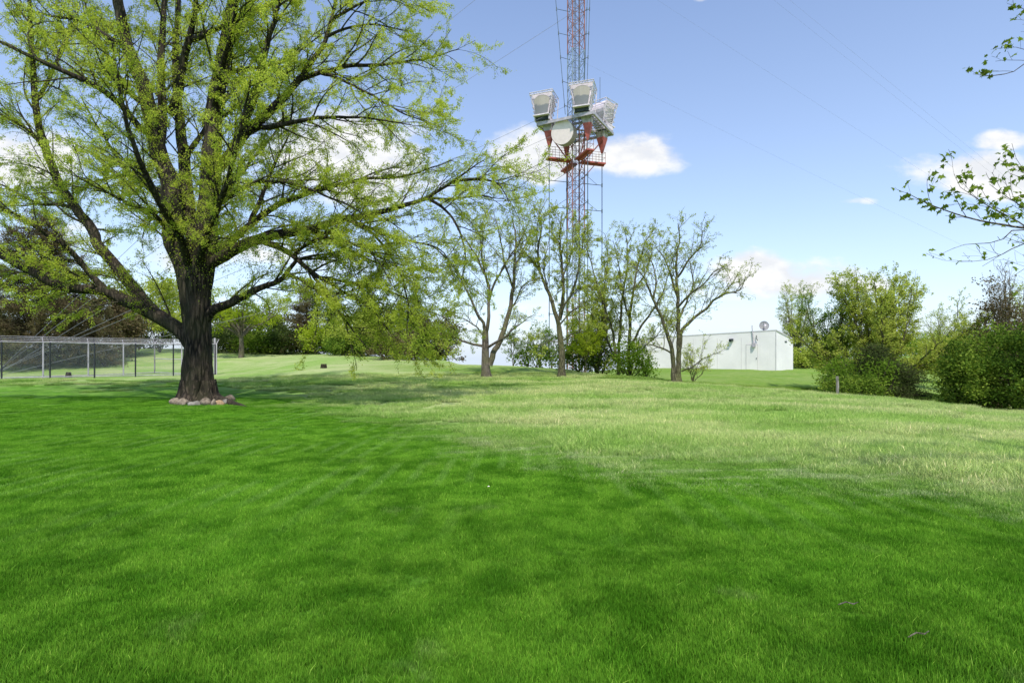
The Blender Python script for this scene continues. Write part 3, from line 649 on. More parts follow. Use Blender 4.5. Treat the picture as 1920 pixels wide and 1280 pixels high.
def maple():
    T = Tree(); Y = 6.3; base = ground(2420, Y)
    prm = dict(lvar=(.6, 1, 1.3), lmul=2.4, lv=[dict(sp=.14, st=.1, len=(.25, .75), ang=(25, 55), g=.25, up=.45, r=.007, r1=.0022, step=.08, wig=.07, leaf=3.5, jit=.015, out=.5, lst=.3),
                           dict(sp=.13, st=.2, len=(.08, .26), ang=(25, 60), g=.2, up=.3, r=.003, r1=.0015, step=.06, wig=.08, leaf=20, jit=.02, out=.2, lst=.5)])
    tp = catmull([base-[0, 0, .2], base+[0, 0, .3], base+[-.05, 0, 1.4], base+[.1, .1, 3], base+[0, .3, 5], base+[.2, .2, 6.5]], .2)
    T.trunk.append((tp, np.linspace(.2, .05, len(tp)), 14, .06))
    L = lambda pts, r0, r1, p=prm: limb(T, pts, r0, r1, Y, p, wig=.006, sides=6, step=.1)
    L([(2420,520,0),(2250,490,-.1),(2080,455,-.1),(1980,436,0),(1920,428,0),(1882,422,0),(1838,413,0),(1795,402,0),(1751,387,.05),(1722,374,.1),(1700,362,.1)], .04, .003)
    L([(1930,430,0),(1890,405,.1),(1860,390,.15),(1830,370,.2),(1800,350,.3),(1790,325,.3)], .008, .002)
    L([(1990,436,0),(1930,400,-.2),(1890,370,-.3),(1855,345,-.3)], .01, .002)
    L([(2080,455,-.1),(1990,370,.2),(1940,335,.3),(1905,310,.3)], .014, .003)
    L([(2100,440,0),(2000,445,0),(1920,457,0),(1882,476,0),(1850,488,0),(1803,492,0)], .012, .002, dict(prm, lmul=.6))
    L([(1960,430,0),(1897,432,0),(1880,448,0),(1856,455,0),(1808,458,0),(1768,474,0)], .008, .0018, dict(prm, lmul=0, lv=[dict(prm['lv'][0], sp=.35, len=(.03, .09), leaf=0)]))
    L([(2080,470,0),(1990,490,.2),(1930,500,.2),(1905,515,.2)], .01, .002, dict(prm, lmul=.6))
    L([(2420,330,0),(2200,200,0),(2050,130,0),(1960,105,0),(1925,118,0),(1900,135,0),(1865,141,0),(1836,144,0)], .03, .002)
    L([(2200,200,0),(2080,80,0),(1990,40,0),(1935,42,0),(1916,48,0)], .015, .002)
    finish_tree(T, 'maple_tree', base, 'maple reaching thin branches of star-shaped leaves in from the right edge', 'tree', M['bark_grey'], M['twig'], M['leaf_maple'], .07, shape='maple', droop=.5)

# ------------------------------------------------------------------ ground & grass
BPX = [-1500, 0, 380, 480, 600, 700, 930, 1100, 1290, 1440, 1700, 1920, 2600, 4000]
BPY = [716, 716, 718, 728, 752, 776, 816, 842, 868, 880, 903, 940, 1030, 1150]
def fbm(x, y, s, o=3, seed=0.0):
    v = np.zeros(len(x)); a = 1; k = 0
    for i in range(o):
        v += a*np.array([mnoise.noise((xx*s+seed, yy*s, seed*.7)) for xx, yy in zip(x, y)]); k += a; a *= .5; s *= 2.1
    return v/k
def meadowness(X, Y, Z):
    Yc = np.maximum(Y, .5); px = CX + F*X/Yc; py = HY + F*(EYE-Z)/Yc
    b = np.interp(px, BPX, BPY)
    w = fbm(X, Y, .35, 3, 3.0)*30 + fbm(X, Y, 2.4, 2, 6.0)*22
    wid = np.interp(px, [0, 450, 700, 900, 1300, 2200], [22, 30, 42, 38, 46, 56])
    m = np.clip((b - py + w)/wid*.5+.5, 0, 1)
    return np.where(Y < 1.5, 0, m*m*(3-2*m)), px, py
def gauss(px, py, cx, cy, sx, sy): return np.exp(-((px-cx)/sx)**2-((py-cy)/sy)**2)
def build_ground():
    na = 560; az = np.concatenate([np.linspace(R(-50), R(50), na), np.linspace(R(50), R(310), 90)[1:-1]])
    rr = np.concatenate([[0.25], np.geomspace(.6, 16, 120), np.geomspace(16.2, 75, 170), np.geomspace(77, 3000, 60)])
    A, Rr = np.meshgrid(az, rr); X = (np.sin(A)*Rr).ravel(); Y = (np.cos(A)*Rr).ravel()
    # behind the camera the terrain simply stays gentle
    Yf = np.where(Y > 0, Y, np.abs(Y)*.2)
    Z = terrain(X, np.maximum(Y, np.abs(X)*.05+.01))
    Z = np.where(Y < 0, Z*.3, Z)
    und = fbm(X, Y, .5, 3, 9.0); d = np.hypot(X, Y)
    Z = Z + und*np.clip((d-3)/40, 0, 1)*.10*np.clip(80/d, 0, 1)
    md, px, py = meadowness(X, Y, Z)
    # a low lip where the tall meadow grass meets the mown lawn
    Z = Z + .06*md*np.clip((30-d)/20, 0, 1)
    n = len(az); m = len(rr)
    i = np.arange(m-1)[:, None]*n; k = np.arange(n)[None, :]; k1 = (k+1) % n
    Q = np.stack([i+k, i+n+k, i+n+k1, i+k1], -1).reshape(-1, 4)
    green = np.clip(gauss(px, py, 935, 697, 110, 9) + .9*((px > 1130) & (Y > 27+2*(px < 1300)) & (px < 1800)) + .8*gauss(px, py, 780, 668+20, 90, 8) + .5*gauss(px, py, 1053, 704, 60, 6), 0, 1)
    me = npmesh('ground', np.stack([X, Y, Z], 1), Q, np.full(len(Q), 4), True, {'meadow': ('POINT', md), 'green': ('POINT', green)})
    o = link('ground', me, M['ground']); o['kind'] = 'structure'
    return o
def grass_colour(t, p, md, gr, tip=None):
    """shared colour logic for the soil sheet and the blades"""
    pf = t.mapping(p, (1, .8, 1), (0, 0, .3))
    n1 = t.smooth(t.noise(p, .55, 4, .6), .36, .64); n2 = t.smooth(t.noise(p, 2.2, 4, .6), .35, .68); n3 = t.noise(p, 9, 3)
    lawn = t.mix(n1, (.066, .195, .013), (.112, .295, .022))
    lawn = t.mix(t.math('MULTIPLY', n2, .6), lawn, (.21, .42, .045))
    lawn = t.mix(t.math('MULTIPLY', t.smooth(t.noise(t.mapping(p, loc=(4, 1, 0)), 3.7, 4, .65), .50, .64), .4), lawn, (.05, .165, .014))
    dry = t.smooth(t.noise(t.mapping(p, (1, 1, 1), loc=(7, 3, 0)), 1.1, 5, .65), .60, .74)
    lawn = t.mix(t.math('MULTIPLY', dry, .42), lawn, (.26, .36, .12))
    sp = t.new('ShaderNodeSeparateXYZ'); t.con(p, sp.inputs[0])
    xs = t.math('ADD', sp.outputs['X'], t.math('MULTIPLY', sp.outputs['Y'], -.02)); st = t.math('SINE', t.math('ADD', t.math('MULTIPLY', xs, 17.0), t.math('MULTIPLY', t.noise(p, .6, 2), 1.2)))
    reg = t.math('MULTIPLY', t.smooth(sp.outputs['Y'], 3.8, 7.0), t.smooth(t.noise(t.mapping(p, loc=(3, 9, 0)), .5, 3), .42, .6))
    lawn = t.mix(t.math('MULTIPLY', t.math('MULTIPLY', t.smooth(st, .2, .95), reg), .36), lawn, (.24, .42, .11))
    a1 = t.smooth(t.noise(t.mapping(p, (.6, 1, 1), loc=(20, 5, 0)), .35, 5, .6), .38, .62)
    mead = t.mix(a1, (.29, .45, .115), (.46, .54, .24))
    a2 = t.smooth(t.noise(t.mapping(p, (.7, 1.3, 1), loc=(2, 15, 0)), 1.3, 5, .7), .56, .70)
    mead = t.mix(t.math('MULTIPLY', a2, .45), mead, (.52, .50, .28))
    a3 = t.smooth(t.noise(t.mapping(p, (.8, 1, 1), loc=(12, 1, 0)), .8, 4, .6), .55, .68)
    mead = t.mix(t.math('MULTIPLY', a3, .45), mead, (.19, .37, .06))
    mead = t.mix(t.math('MULTIPLY', gr, .8), mead, t.mix(n2, (.13, .27, .02), (.22, .33, .05)))
    edge = t.math('MULTIPLY', t.math('MULTIPLY', md, t.math('SUBTRACT', 1.0, md)), 4.0)
    strk = t.smooth(t.noise(t.mapping(p, (.45, 2.0, 1), loc=(1, 2, 0)), 1.6, 4, .6), .50, .62)
    near = t.math('SUBTRACT', 1.0, t.smooth(sp.outputs['Y'], 9, 14))
    out = t.mix(md, lawn, mead)
    return t.mix(t.math('MULTIPLY', t.math('MULTIPLY', edge, near), t.math('MULTIPLY', strk, .6)), out, (.46, .54, .30))
def ground_material():
    m, t, b = mat('grassy_ground'); p = pos(t)
    md = t.new('ShaderNodeAttribute', attribute_name='meadow').outputs['Fac']
    gr = t.new('ShaderNodeAttribute', attribute_name='green').outputs['Fac']
    c = grass_colour(t, p, md, gr)
    fine = t.noise(t.mapping(p, (1, .35, 1)), 38, 5, .7)
    c = t.mix(1.0, c, t.ramp(fine, [(.25, (.45, .45, .4)), (.75, (1.15, 1.12, 1.1))]), 'MULTIPLY')
    t.con(c, b.inputs['Base Color']); b.inputs['Roughness'].default_value = .95; b.inputs['Specular IOR Level'].default_value = .05
    bp = t.new('ShaderNodeBump'); bp.inputs['Strength'].default_value = .8; bp.inputs['Distance'].default_value = .06
    t.con(t.noise(p, 14, 6, .7), bp.inputs['Height']); t.con(bp.outputs[0], b.inputs['Normal'])
    return m
def blade_material():
    m, t, b = mat('grass_blade'); p = pos(t)
    def ins(n):
        a = t.new('ShaderNodeAttribute', attribute_name=n); a.attribute_type = 'INSTANCER'; return a.outputs['Fac']
    c = grass_colour(t, p, ins('mead'), ins('grn'))
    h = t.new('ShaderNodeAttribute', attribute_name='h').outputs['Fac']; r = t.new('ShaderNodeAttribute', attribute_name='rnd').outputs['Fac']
    c = t.mix(1.0, c, t.ramp(h, [(0, (.42, .45, .4)), (.6, (1.15, 1.12, 1.05)), (1, (1.6, 1.5, 1.35))]), 'MULTIPLY')  # painted shading along each blade: dark base, light tip
    c = t.mix(1.0, c, t.ramp(r, [(0, (.72, .78, .7)), (.8, (1.1, 1.1, 1.0)), (.94, (1.3, 1.2, 1.2)), (1, (2.9, 2.0, 3.2))]), 'MULTIPLY')
    t.con(c, b.inputs['Base Color']); b.inputs['Roughness'].default_value = .9; b.inputs['Specular IOR Level'].default_value = 0.0
    tr = t.new('ShaderNodeBsdfTranslucent'); t.con(c, tr.inputs['Color'])
    ms = t.new('ShaderNodeMixShader'); ms.inputs[0].default_value = .35
    t.con(b.outputs[0], ms.inputs[1]); t.con(tr.outputs[0], ms.inputs[2]); t.con(ms.outputs[0], t.n['Material Output'].inputs['Surface'])
    return m
def tuft(name, size, n, hmin, hmax, w, lean=.5):
    """one clump of n bent blades spread over size x size, as plain mesh data"""
    # blades gather in little clusters
    nc = max(4, n//9); cc = rng.uniform(-size/2, size/2, (nc, 2)); ch = rng.uniform(.6, 1.15, nc); cd = rng.uniform(0, 2*math.pi, nc)
    ci = rng.integers(0, nc, n); b = cc[ci] + rng.normal(0, size*.035, (n, 2))
    ang = cd[ci] + rng.normal(0, .9, n); H = rng.uniform(hmin, hmax, n)*ch[ci]; ln = np.abs(rng.normal(.3, .3, n))*lean
    fa = rng.uniform(0, 2*math.pi, n); W = w*rng.uniform(.6, 1.2, n)
    d = np.stack([np.cos(ang), np.sin(ang)], 1); s = np.stack([np.cos(fa), np.sin(fa)], 1)
    V = np.zeros((n, 5, 3)); hh = np.zeros((n, 5))
    for j, (f, wd, sg) in enumerate([(0, 1, -1), (0, 1, 1), (.55, .8, 1), (.55, .8, -1), (1, 0, 0)]):
        off = (ln*H*f**1.8)[:, None]*d*1.6
        V[:, j, :2] = b + off + s*(W*wd*sg/2)[:, None]; V[:, j, 2] = H*f*(1-.25*f*np.minimum(ln, 1)) - .01*(f == 0); hh[:, j] = f
    idx = np.arange(n)[:, None]*5
    Fq = idx + np.array([0, 1, 2, 3]); Ft = idx + np.array([3, 2, 4])
    flat = np.concatenate([Fq, Ft], 1).ravel(); sz = np.tile([4, 3], n)
    return npmesh(name, V.reshape(-1, 3), flat, sz, False, {'h': ('POINT', hh.ravel()), 'rnd': ('POINT', np.repeat(rng.random(n), 5))})
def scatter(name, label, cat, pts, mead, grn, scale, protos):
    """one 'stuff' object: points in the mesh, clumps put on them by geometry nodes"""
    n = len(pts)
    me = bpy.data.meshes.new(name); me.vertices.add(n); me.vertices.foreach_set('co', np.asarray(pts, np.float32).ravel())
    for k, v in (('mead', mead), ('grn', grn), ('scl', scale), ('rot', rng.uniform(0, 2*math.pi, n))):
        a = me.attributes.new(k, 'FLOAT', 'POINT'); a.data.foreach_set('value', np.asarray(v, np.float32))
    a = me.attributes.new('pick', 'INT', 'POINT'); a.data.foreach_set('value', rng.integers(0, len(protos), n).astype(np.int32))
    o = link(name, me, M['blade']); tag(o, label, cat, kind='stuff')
    ng = bpy.data.node_groups.new(name+'_nodes', 'GeometryNodeTree')
    ng.interface.new_socket('Geometry', in_out='INPUT', socket_type='NodeSocketGeometry'); ng.interface.new_socket('Geometry', in_out='OUTPUT', socket_type='NodeSocketGeometry')
    N = ng.nodes; Lk = ng.links
    gi = N.new('NodeGroupInput'); go = N.new('NodeGroupOutput'); mp = N.new('GeometryNodeMeshToPoints'); iop = N.new('GeometryNodeInstanceOnPoints')
    Lk.new(gi.outputs[0], mp.inputs['Mesh']); Lk.new(mp.outputs[0], iop.inputs['Points'])
    jn = N.new('GeometryNodeGeometryToInstance')
    for pm in protos:
        ob = bpy.data.objects.new(pm.name, pm); pm.materials.append(M['blade'])
        oi = N.new('GeometryNodeObjectInfo'); oi.inputs['Object'].default_value = ob
        Lk.new(oi.outputs['Geometry'], jn.inputs[0])
    Lk.new(jn.outputs[0], iop.inputs['Instance']); iop.inputs['Pick Instance'].default_value = True
    def na(nm, typ='FLOAT'):
        q = N.new('GeometryNodeInputNamedAttribute'); q.data_type = typ; q.inputs['Name'].default_value = nm; return q.outputs['Attribute']
    Lk.new(na('pick', 'INT'), iop.inputs['Instance Index'])
    cx = N.new('ShaderNodeCombineXYZ'); Lk.new(na('rot'), cx.inputs['Z']); e2r = N.new('FunctionNodeEulerToRotation'); Lk.new(cx.outputs[0], e2r.inputs[0]); Lk.new(e2r.outputs[0], iop.inputs['Rotation'])
    Lk.new(na('scl'), iop.inputs['Scale']); Lk.new(iop.outputs[0], go.inputs[0])
    md = o.modifiers.new('clumps', 'NODES'); md.node_group = ng
    return o
def grid_pts(r0, r1, sp, half=R(45)):
    """jittered points in the wedge in front, between distances r0 and r1 (ahead)"""
    xs = np.arange(-r1*math.tan(half)-1, r1*math.tan(half)+1, sp); ys = np.arange(r0, r1, sp)
    X, Y = np.meshgrid(xs, ys); X = X.ravel() + rng.uniform(-.5, .5, X.size)*sp; Y = Y.ravel() + rng.uniform(-.5, .5, Y.size)*sp
    k = np.abs(X) < Y*math.tan(half)+1.5
    return X[k], Y[k]
def ground_height_fn(o):
    from mathutils.bvhtree import BVHTree
    me = o.data; bv = BVHTree.FromPolygons([v.co for v in me.vertices], [tuple(p.vertices) for p in me.polygons])
    def f(x, y):
        h = bv.ray_cast(Vector((x, y, 60)), Vector((0, 0, -1))); return h[0].z if h[0] else gz(x, y)
    return f
def grasses(gobj):
    hf = ground_height_fn(gobj)
    trunks = [(ground(372, 20), 1.05)]
    def prep(X, Y):
        Z = np.array([hf(x, y) for x, y in zip(X, Y)]); md, px, py = meadowness(X, Y, Z)
        keep = np.ones(len(X), bool); md = np.clip(md + rng.normal(0, .16, len(md))*(md > .02)*(md < .98), 0, 1)
        for c, r in trunks: keep &= np.hypot(X-c[0], Y-c[1]) > r
        green = np.clip(gauss(px, py, 935, 697, 110, 9) + .9*((px > 1130) & (Y > 27+2*(px < 1300)) & (px < 1800)), 0, 1)
        return Z, md, green, keep
    # mown lawn close by
    X, Y = grid_pts(1.9, 6.2, .22); Z, md, gr, k = prep(X, Y); k &= md < .5
    hvar = (1 + .5*fbm(X, Y, 1.1, 3, 5.))*rng.uniform(.75, 1.25, len(X))
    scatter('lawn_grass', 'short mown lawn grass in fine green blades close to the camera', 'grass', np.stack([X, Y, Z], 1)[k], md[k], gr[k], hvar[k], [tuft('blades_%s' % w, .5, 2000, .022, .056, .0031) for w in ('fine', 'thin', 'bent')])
    X, Y = grid_pts(6.0, 11.5, .42); Z, md, gr, k = prep(X, Y); k &= md < .55
    X2, Y2 = grid_pts(11.3, 22, .8); Z2, md2, gr2, k2 = prep(X2, Y2); k2 &= md2 < .55
    hv = 1 + .35*fbm(X, Y, .9, 2, 5.); hv2 = 1 + .3*fbm(X2, Y2, .9, 2, 5.)
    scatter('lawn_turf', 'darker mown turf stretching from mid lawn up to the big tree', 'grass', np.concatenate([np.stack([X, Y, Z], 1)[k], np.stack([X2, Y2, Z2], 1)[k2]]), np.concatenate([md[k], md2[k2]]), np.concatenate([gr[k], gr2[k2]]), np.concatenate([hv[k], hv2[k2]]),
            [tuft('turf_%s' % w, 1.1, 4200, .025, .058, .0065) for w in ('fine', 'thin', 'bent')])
    # rough meadow
    X, Y = grid_pts(4.5, 14, .45, R(46)); Z, md, gr, k = prep(X, Y); k &= md >= .35
    X2, Y2 = grid_pts(13.8, 33, .95); Z2, md2, gr2, k2 = prep(X2, Y2); k2 &= md2 >= .35
    hv = .75 + .9*np.clip(fbm(X, Y, .6, 3, 8.)+.2, -.3, 1); hv2 = .85 + .7*np.clip(fbm(X2, Y2, .5, 3, 8.)+.2, -.3, 1)
    px = CX+F*X/Y; hv *= np.interp(md, [.35, 1.0], [.45, 1]); hv2 *= np.interp(md2, [.35, 1.0], [.5, 1])
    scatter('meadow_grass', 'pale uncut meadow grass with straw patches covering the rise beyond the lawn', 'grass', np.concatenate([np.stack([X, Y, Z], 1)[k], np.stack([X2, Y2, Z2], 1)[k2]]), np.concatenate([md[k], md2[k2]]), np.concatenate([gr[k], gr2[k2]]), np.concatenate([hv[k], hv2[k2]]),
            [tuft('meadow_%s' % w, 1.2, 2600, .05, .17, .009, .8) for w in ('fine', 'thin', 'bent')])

# ------------------------------------------------------------------ mast
def mast():
    Y = 55.0; cx = (1080-CX)/F*Y; g = gz(cx, Y); C0 = np.array([cx, Y, 0.])
    root = empty('radio_mast', (cx, Y, g), 'tall red and white guyed lattice mast carrying horn antennas and a drum', 'radio mast')
    A = nrmz([-2.7, -.8, 0]); B = nrmz([.8, -2.7, 0])   # cross axes
    hw = .62
    def zpy(py): return EYE-(py-HY)/F*Y
    crn = [C0+(A*sa+B*sb)*hw for sa, sb in ((1, 1), (1, -1), (-1, -1), (-1, 1))]
    bands = [(g-.2, zpy(560), 'redmast'), (zpy(560), zpy(430), 'mastgrey'), (zpy(430), zpy(235), 'redmast'), (zpy(235), zpy(98), 'mastgrey'), (zpy(98), zpy(-60), 'redmast'), (zpy(-60), zpy(-220), 'mastgrey'), (zpy(-220), zpy(-360), 'redmast')]
    for z0, z1, mk in bands:
        m = MB(); up = lambda c, z: np.array([c[0], c[1], z])
        n = max(2, int(round((z1-z0)/1.15)))
        for c in crn: m.tube([up(c, z0), up(c, z1)], .055, 6)
        for i in range(n):
            a = z0+(z1-z0)*i/n; b = z0+(z1-z0)*(i+1)/n; mid = (a+b)/2
            for k in range(4):
                p, q = crn[k], crn[(k+1) % 4]
                m.bar(up(p, b), up(q, b), .024); c = (p+q)/2
                m.bar(up(p, a), up(c, mid), .02); m.bar(up(q, a), up(c, mid), .02); m.bar(up(p, b), up(c, mid), .02); m.bar(up(q, b), up(c, mid), .02)
        m.build('mast_section', M[mk], root)
    # ladder and feed lines inside the mast
    m = MB()
    for o_ in (-.2, -.05, .25): m.tube([[cx+o_, Y-.2, g], [cx+o_, Y-.2, zpy(-340)]], .035, 5)
    m.build('feed_line', M['line'], root)
    # catwalk arms
    zc = zpy(303)
    for d, l in ((A, 2.95), (-A, 2.95), (B, 3.3), (-B, 3.1)):
        s = np.cross([0, 0, 1], d); m = MB(); c = C0+d*(l/2+.3)+[0, 0, zc]
        m.box(c, (l-.5, .72, .14), [d, s, [0, 0, 1]]); m.box(c-[0, 0, .14], (l-.6, .12, .14), [d, s, [0, 0, 1]])
        arm = m.build('catwalk_arm', M['red'], root)
        m = MB()
        for e in (-1, 1):
            for q in np.linspace(.9, l, 4): b = C0+d*q+s*.34*e+[0, 0, zc+.05]; m.bar(b, b+[0, 0, 1.0], .02)
            for hh in (.5, 1.0): m.bar(C0+d*.9+s*.34*e+[0, 0, zc+.05+hh], C0+d*l+s*.34*e+[0, 0, zc+.05+hh], .02)
        for hh in (.5, 1.0): m.bar(C0+d*l+s*.34+[0, 0, zc+.05+hh], C0+d*l-s*.34+[0, 0, zc+.05+hh], .02)
        m.build('railing', M['redmast'], arm)
        m = MB(); m.bar(C0+d*.8+[0, 0, zc], C0+d*3.1+[0, 0, zpy(250)], .06, 6); m.bar(C0+d*.7+[0, 0, zc-1.6], C0+d*2.0+[0, 0, zc-.1], .04, 5)
        m.build('brace', M['red'], root)
    # square platform carrying the horns
    zp = zpy(243); pr = 3.95; m = MB()
    cs = [C0+d*pr+[0, 0, zp] for d in (A, B, -A, -B)]
    for k in range(4):
        p, q = cs[k], cs[(k+1) % 4]; d = nrmz(q-p); s = np.cross([0, 0, 1], d)
        m.box((p+q)/2, (np.linalg.norm(q-p), .16, .26), [d, s, [0, 0, 1]])
        inn = -s if np.dot((C0+[0, 0, zp])-p, -s) > 0 else s
        m.box((p+q)/2+inn*1.5, (np.linalg.norm(q-p)-3, .14, .2), [d, s, [0, 0, 1]])
        for j in np.linspace(.12, .88, 9):
            a = p+(q-p)*j; m.bar(a, a+inn*min(1.5, 1.5), .04)
    m.bar(cs[0], cs[2], .09); m.bar(cs[1], cs[3], .09)
    m.build('platform', M['galv'], root)
    m = MB()
    for k in range(4):
        p, q = cs[k], cs[(k+1) % 4]; d = nrmz(q-p); s = np.cross([0, 0, 1], d); inn = -s if np.dot((C0+[0, 0, zp])-p, -s) > 0 else s
        m.box((p+q)/2+inn*.8+[0, 0, .12], (np.linalg.norm(q-p)-1.9, .8, .03), [d, s, [0, 0, 1]])
    m.build('grating', M['grate'], root)
    # horns
    def horn(d, face, lbl, shx=0.0):
        b = C0+d*2.75; f = nrmz(face); fo = .75; s = nrmz(np.cross(f, [0, 0, 1])); U = np.array([0, 0, 1.])
        e = bpy.data.objects.new('horn_antenna', None)
        hb = zp+.08; ht = hb+2.75
        wb, wt = .62, 1.05
        def pt(x, y, z): return b+s*x+f*(y+fo*min(1, max(0, (z-zp-.1)/.6)))+U*z+np.array([shx, 0, 0])*min(1, max(0, (z-zp+.1)/.5))
        # shell: sides, back reflector and throat
        m = MB(); n = 9; L_, R_ = [], []
        for i in range(n):
            t = i/(n-1); z = hb+.55+(ht-hb-.55)*t; w = wb+(wt-wb)*t; bk = -.55-1.35*math.sin(t*math.pi*.5)**.8*(1-.55*t**4)
            L_.append((pt(-w+.12, .1, z), pt(-w*.9+.1, bk, z))); R_.append((pt(w-.12, .1, z), pt(w*.9-.1, bk, z)))
        for i in range(n-1):
            m.quad(L_[i][0], L_[i+1][0], L_[i+1][1], L_[i][1]); m.quad(R_[i][0], R_[i][1], R_[i+1][1], R_[i+1][0])
            m.quad(L_[i][1], L_[i+1][1], R_[i+1][1], R_[i][1])
        m.quad(L_[-1][0], R_[-1][0], R_[-1][1], L_[-1][1])
        shell = m.build('horn_antenna', M['white_metal'], root)
        # aperture cover with an arched top
        m = MB(); zt = ht-.35; z0 = hb+.75; N = 16; top = []
        for i in range(N+1):
            u = -1+2*i/N; top.append(pt(u*(wt-.26), .16+.14*(1-u*u), zt-.28*u*u+.05))
        botl = [pt((-1+2*i/N)*(wb-.04), .16+.1*(1-(-1+2*i/N)**2), z0) for i in range(N+1)]
        for i in range(N):
            for j in range(4):
                f0, f1 = j/4, (j+1)/4
                m.quad(botl[i]*(1-f0)+top[i]*f0, botl[i+1]*(1-f0)+top[i+1]*f0, botl[i+1]*(1-f1)+top[i+1]*f1, botl[i]*(1-f1)+top[i]*f1)
        m.build('aperture_cover', M['horncover'], shell, True)
        m = MB(); m.quad(pt(-wb, .06, hb+.6), pt(wb, .06, hb+.6), pt(wt, .06, ht-.02), pt(-wt, .06, ht-.02)); m.build('face_plate', M['white_metal'], shell)
        # outer frame
        m = MB()
        for sg in (-1, 1):
            m.bar(pt(sg*wb*1.0, .3, hb+.2), pt(sg*wt*1.08, .34, ht+.05), .045)
            m.bar(pt(sg*wb, -.9, hb), pt(sg*wt, -1.7, ht), .04)
            m.bar(pt(sg*wt*1.08, .34, ht), pt(sg*wt, -1.7, ht), .04)
            for j in range(6):
                t0, t1 = j/6, (j+1)/6; fr = lambda t: pt(sg*(wb+(wt*1.08-wb)*t), .3, hb+.2+(ht-hb-.2)*t); bk = lambda t: pt(sg*(wb+(wt-wb)*t), -.9-.8*t, hb+(ht-hb)*t)
                m.bar(fr(t0), bk(t1), .026); m.bar(bk(t0), fr(t1), .026); m.bar(fr(t1), bk(t1), .026)
        for z_ in (ht+.04, ht-.17): m.bar(pt(-wt*1.1, .36, z_), pt(wt*1.1, .36, z_), .04)
        for j in range(16): x = -wt+2*wt*j/16; m.bar(pt(x, .36, ht+.04 if j % 2 else ht-.17), pt(x+2*wt/16, .36, ht-.17 if j % 2 else ht+.04), .022)
        for j in range(5): zb = hb+.4+j*.48; wq = wb+(wt-wb)*j/6; m.bar(pt(-wq, -1.0-j*.14, zb), pt(wq, -1.0-(j+1)*.14, zb+.48), .025); m.bar(pt(wq, -1.0-j*.14, zb), pt(-wq, -1.0-(j+1)*.14, zb+.48), .025)
        m.bar(pt(-wt, -1.7, ht), pt(wt, -1.7, ht), .04)
        m.build('frame', M['white_metal'], shell)
        # throat box with a dark slot
        m = MB(); ax = [s, f, U]
        m.box(pt(0, -.1, hb+.16), (1.5, 1.1, .14), ax); m.box(pt(0, -.1, hb+.60), (1.55, 1.1, .1), ax)
        for sg in (-1, 1): m.box(pt(sg*.7, -.1, hb+.38), (.1, 1.05, .36), ax)
        m.build('throat', M['white_metal'], shell)
        m = MB(); m.box(pt(0, -.1, hb+.38), (1.28, .9, .3), ax); m.build('slot', M['dark'], shell)
        # flared neck then red pyramid
        def frus(z0, w0, z1, w1):
            a = [pt(x*w0, y*w0, z0) for x, y in ((-1, -1), (1, -1), (1, 1), (-1, 1))]; c = [pt(x*w1, y*w1, z1) for x, y in ((-1, -1), (1, -1), (1, 1), (-1, 1))]
            m.add(a+c, [(0, 1, 5, 4), (1, 2, 6, 5), (2, 3, 7, 6), (3, 0, 4, 7), (3, 2, 1, 0), (4, 5, 6, 7)])
        m = MB(); frus(zp-.55, .37, zp-.02, .5); m.build('neck', M['galv'], shell)
        m = MB(); frus(zp-2.05, .07, zp-.56, .40); m.build('funnel', M['redfun'], shell)
        m = MB(); m.tube([pt(0, 0, zp-2.0), pt(0, 0, g)], .045, 6); m.build('waveguide', M['line'], root)
        return shell
    fc = nrmz([-.35, -1, 0])
    horn(A, nrmz([-.42, -1, 0]), '', -.42); horn(B, nrmz([-.34, -1, 0]), '', -.38); horn(-A, nrmz([.75, .9, 0]), ''); 
    # funnel of the fourth position (its horn is not mounted)
    b4 = C0-B*2.4; m = MB()
    w0, w1 = .07, .36; z0, z1 = zp-2.05, zp-.5
    a = [b4+[x*w0, y*w0, z0] for x, y in ((-1, -1), (1, -1), (1, 1), (-1, 1))]; c = [b4+[x*w1, y*w1, z1] for x, y in ((-1, -1), (1, -1), (1, 1), (-1, 1))]
    m.add(a+c, [(0, 1, 5, 4), (1, 2, 6, 5), (2, 3, 7, 6), (3, 0, 4, 7), (3, 2, 1, 0), (4, 5, 6, 7)]); m.build('funnel', M['redfun'], root)
    m = MB(); m.tube([b4+[0, 0, z0], b4+[0, 0, g]], .045, 6); m.build('waveguide', M['line'], root)
    # drum antenna
    dc = P(1054, 248, 53.0); dn = nrmz([-.42, -.85, -.12]); rd = 1.12
    m = MB(); m.tube([dc-dn*1.0, dc-dn*.95, dc-dn*.06, dc], [rd*.9, rd, rd, rd*.985], 40); drum = m.build('drum_antenna', M['drumside'], root, False)
    m = MB(); m.disc(dc+dn*.004, dn, rd*.975, 40); u, v = frame(dn); m.build('radome', M['cream'], drum)
    m = MB(); q = dc-dn*1.0
    m.bar(q, C0+[0, 0, dc[2]+.4], .07, 6); m.bar(q, C0+[-.3, 0, dc[2]-.9], .07, 6); m.bar(q+[0, 0, .6], C0+[-.5, 0, dc[2]+.8], .05, 6); m.build('mounting_bracket', M['red'], drum)
    # waveguide spreaders below the catwalk
    for zs in (zpy(343), zpy(392), zpy(450), zpy(520), zpy(590)):
        m = MB()
        for d, l in ((A, 2.75), (-A, 2.75), (B, 2.75), (-B, 2.4)):
            m.bar(C0+d*.6+[0, 0, zs], C0+d*l+[0, 0, zs], .035); m.bar(C0+d*.6+[0, 0, zs+1.15], C0+d*(l-.5)+[0, 0, zs], .02)
            m.box(C0+d*l+[0, 0, zs], (.12, .12, .35))
        m.build('spreader', M['line'], root)
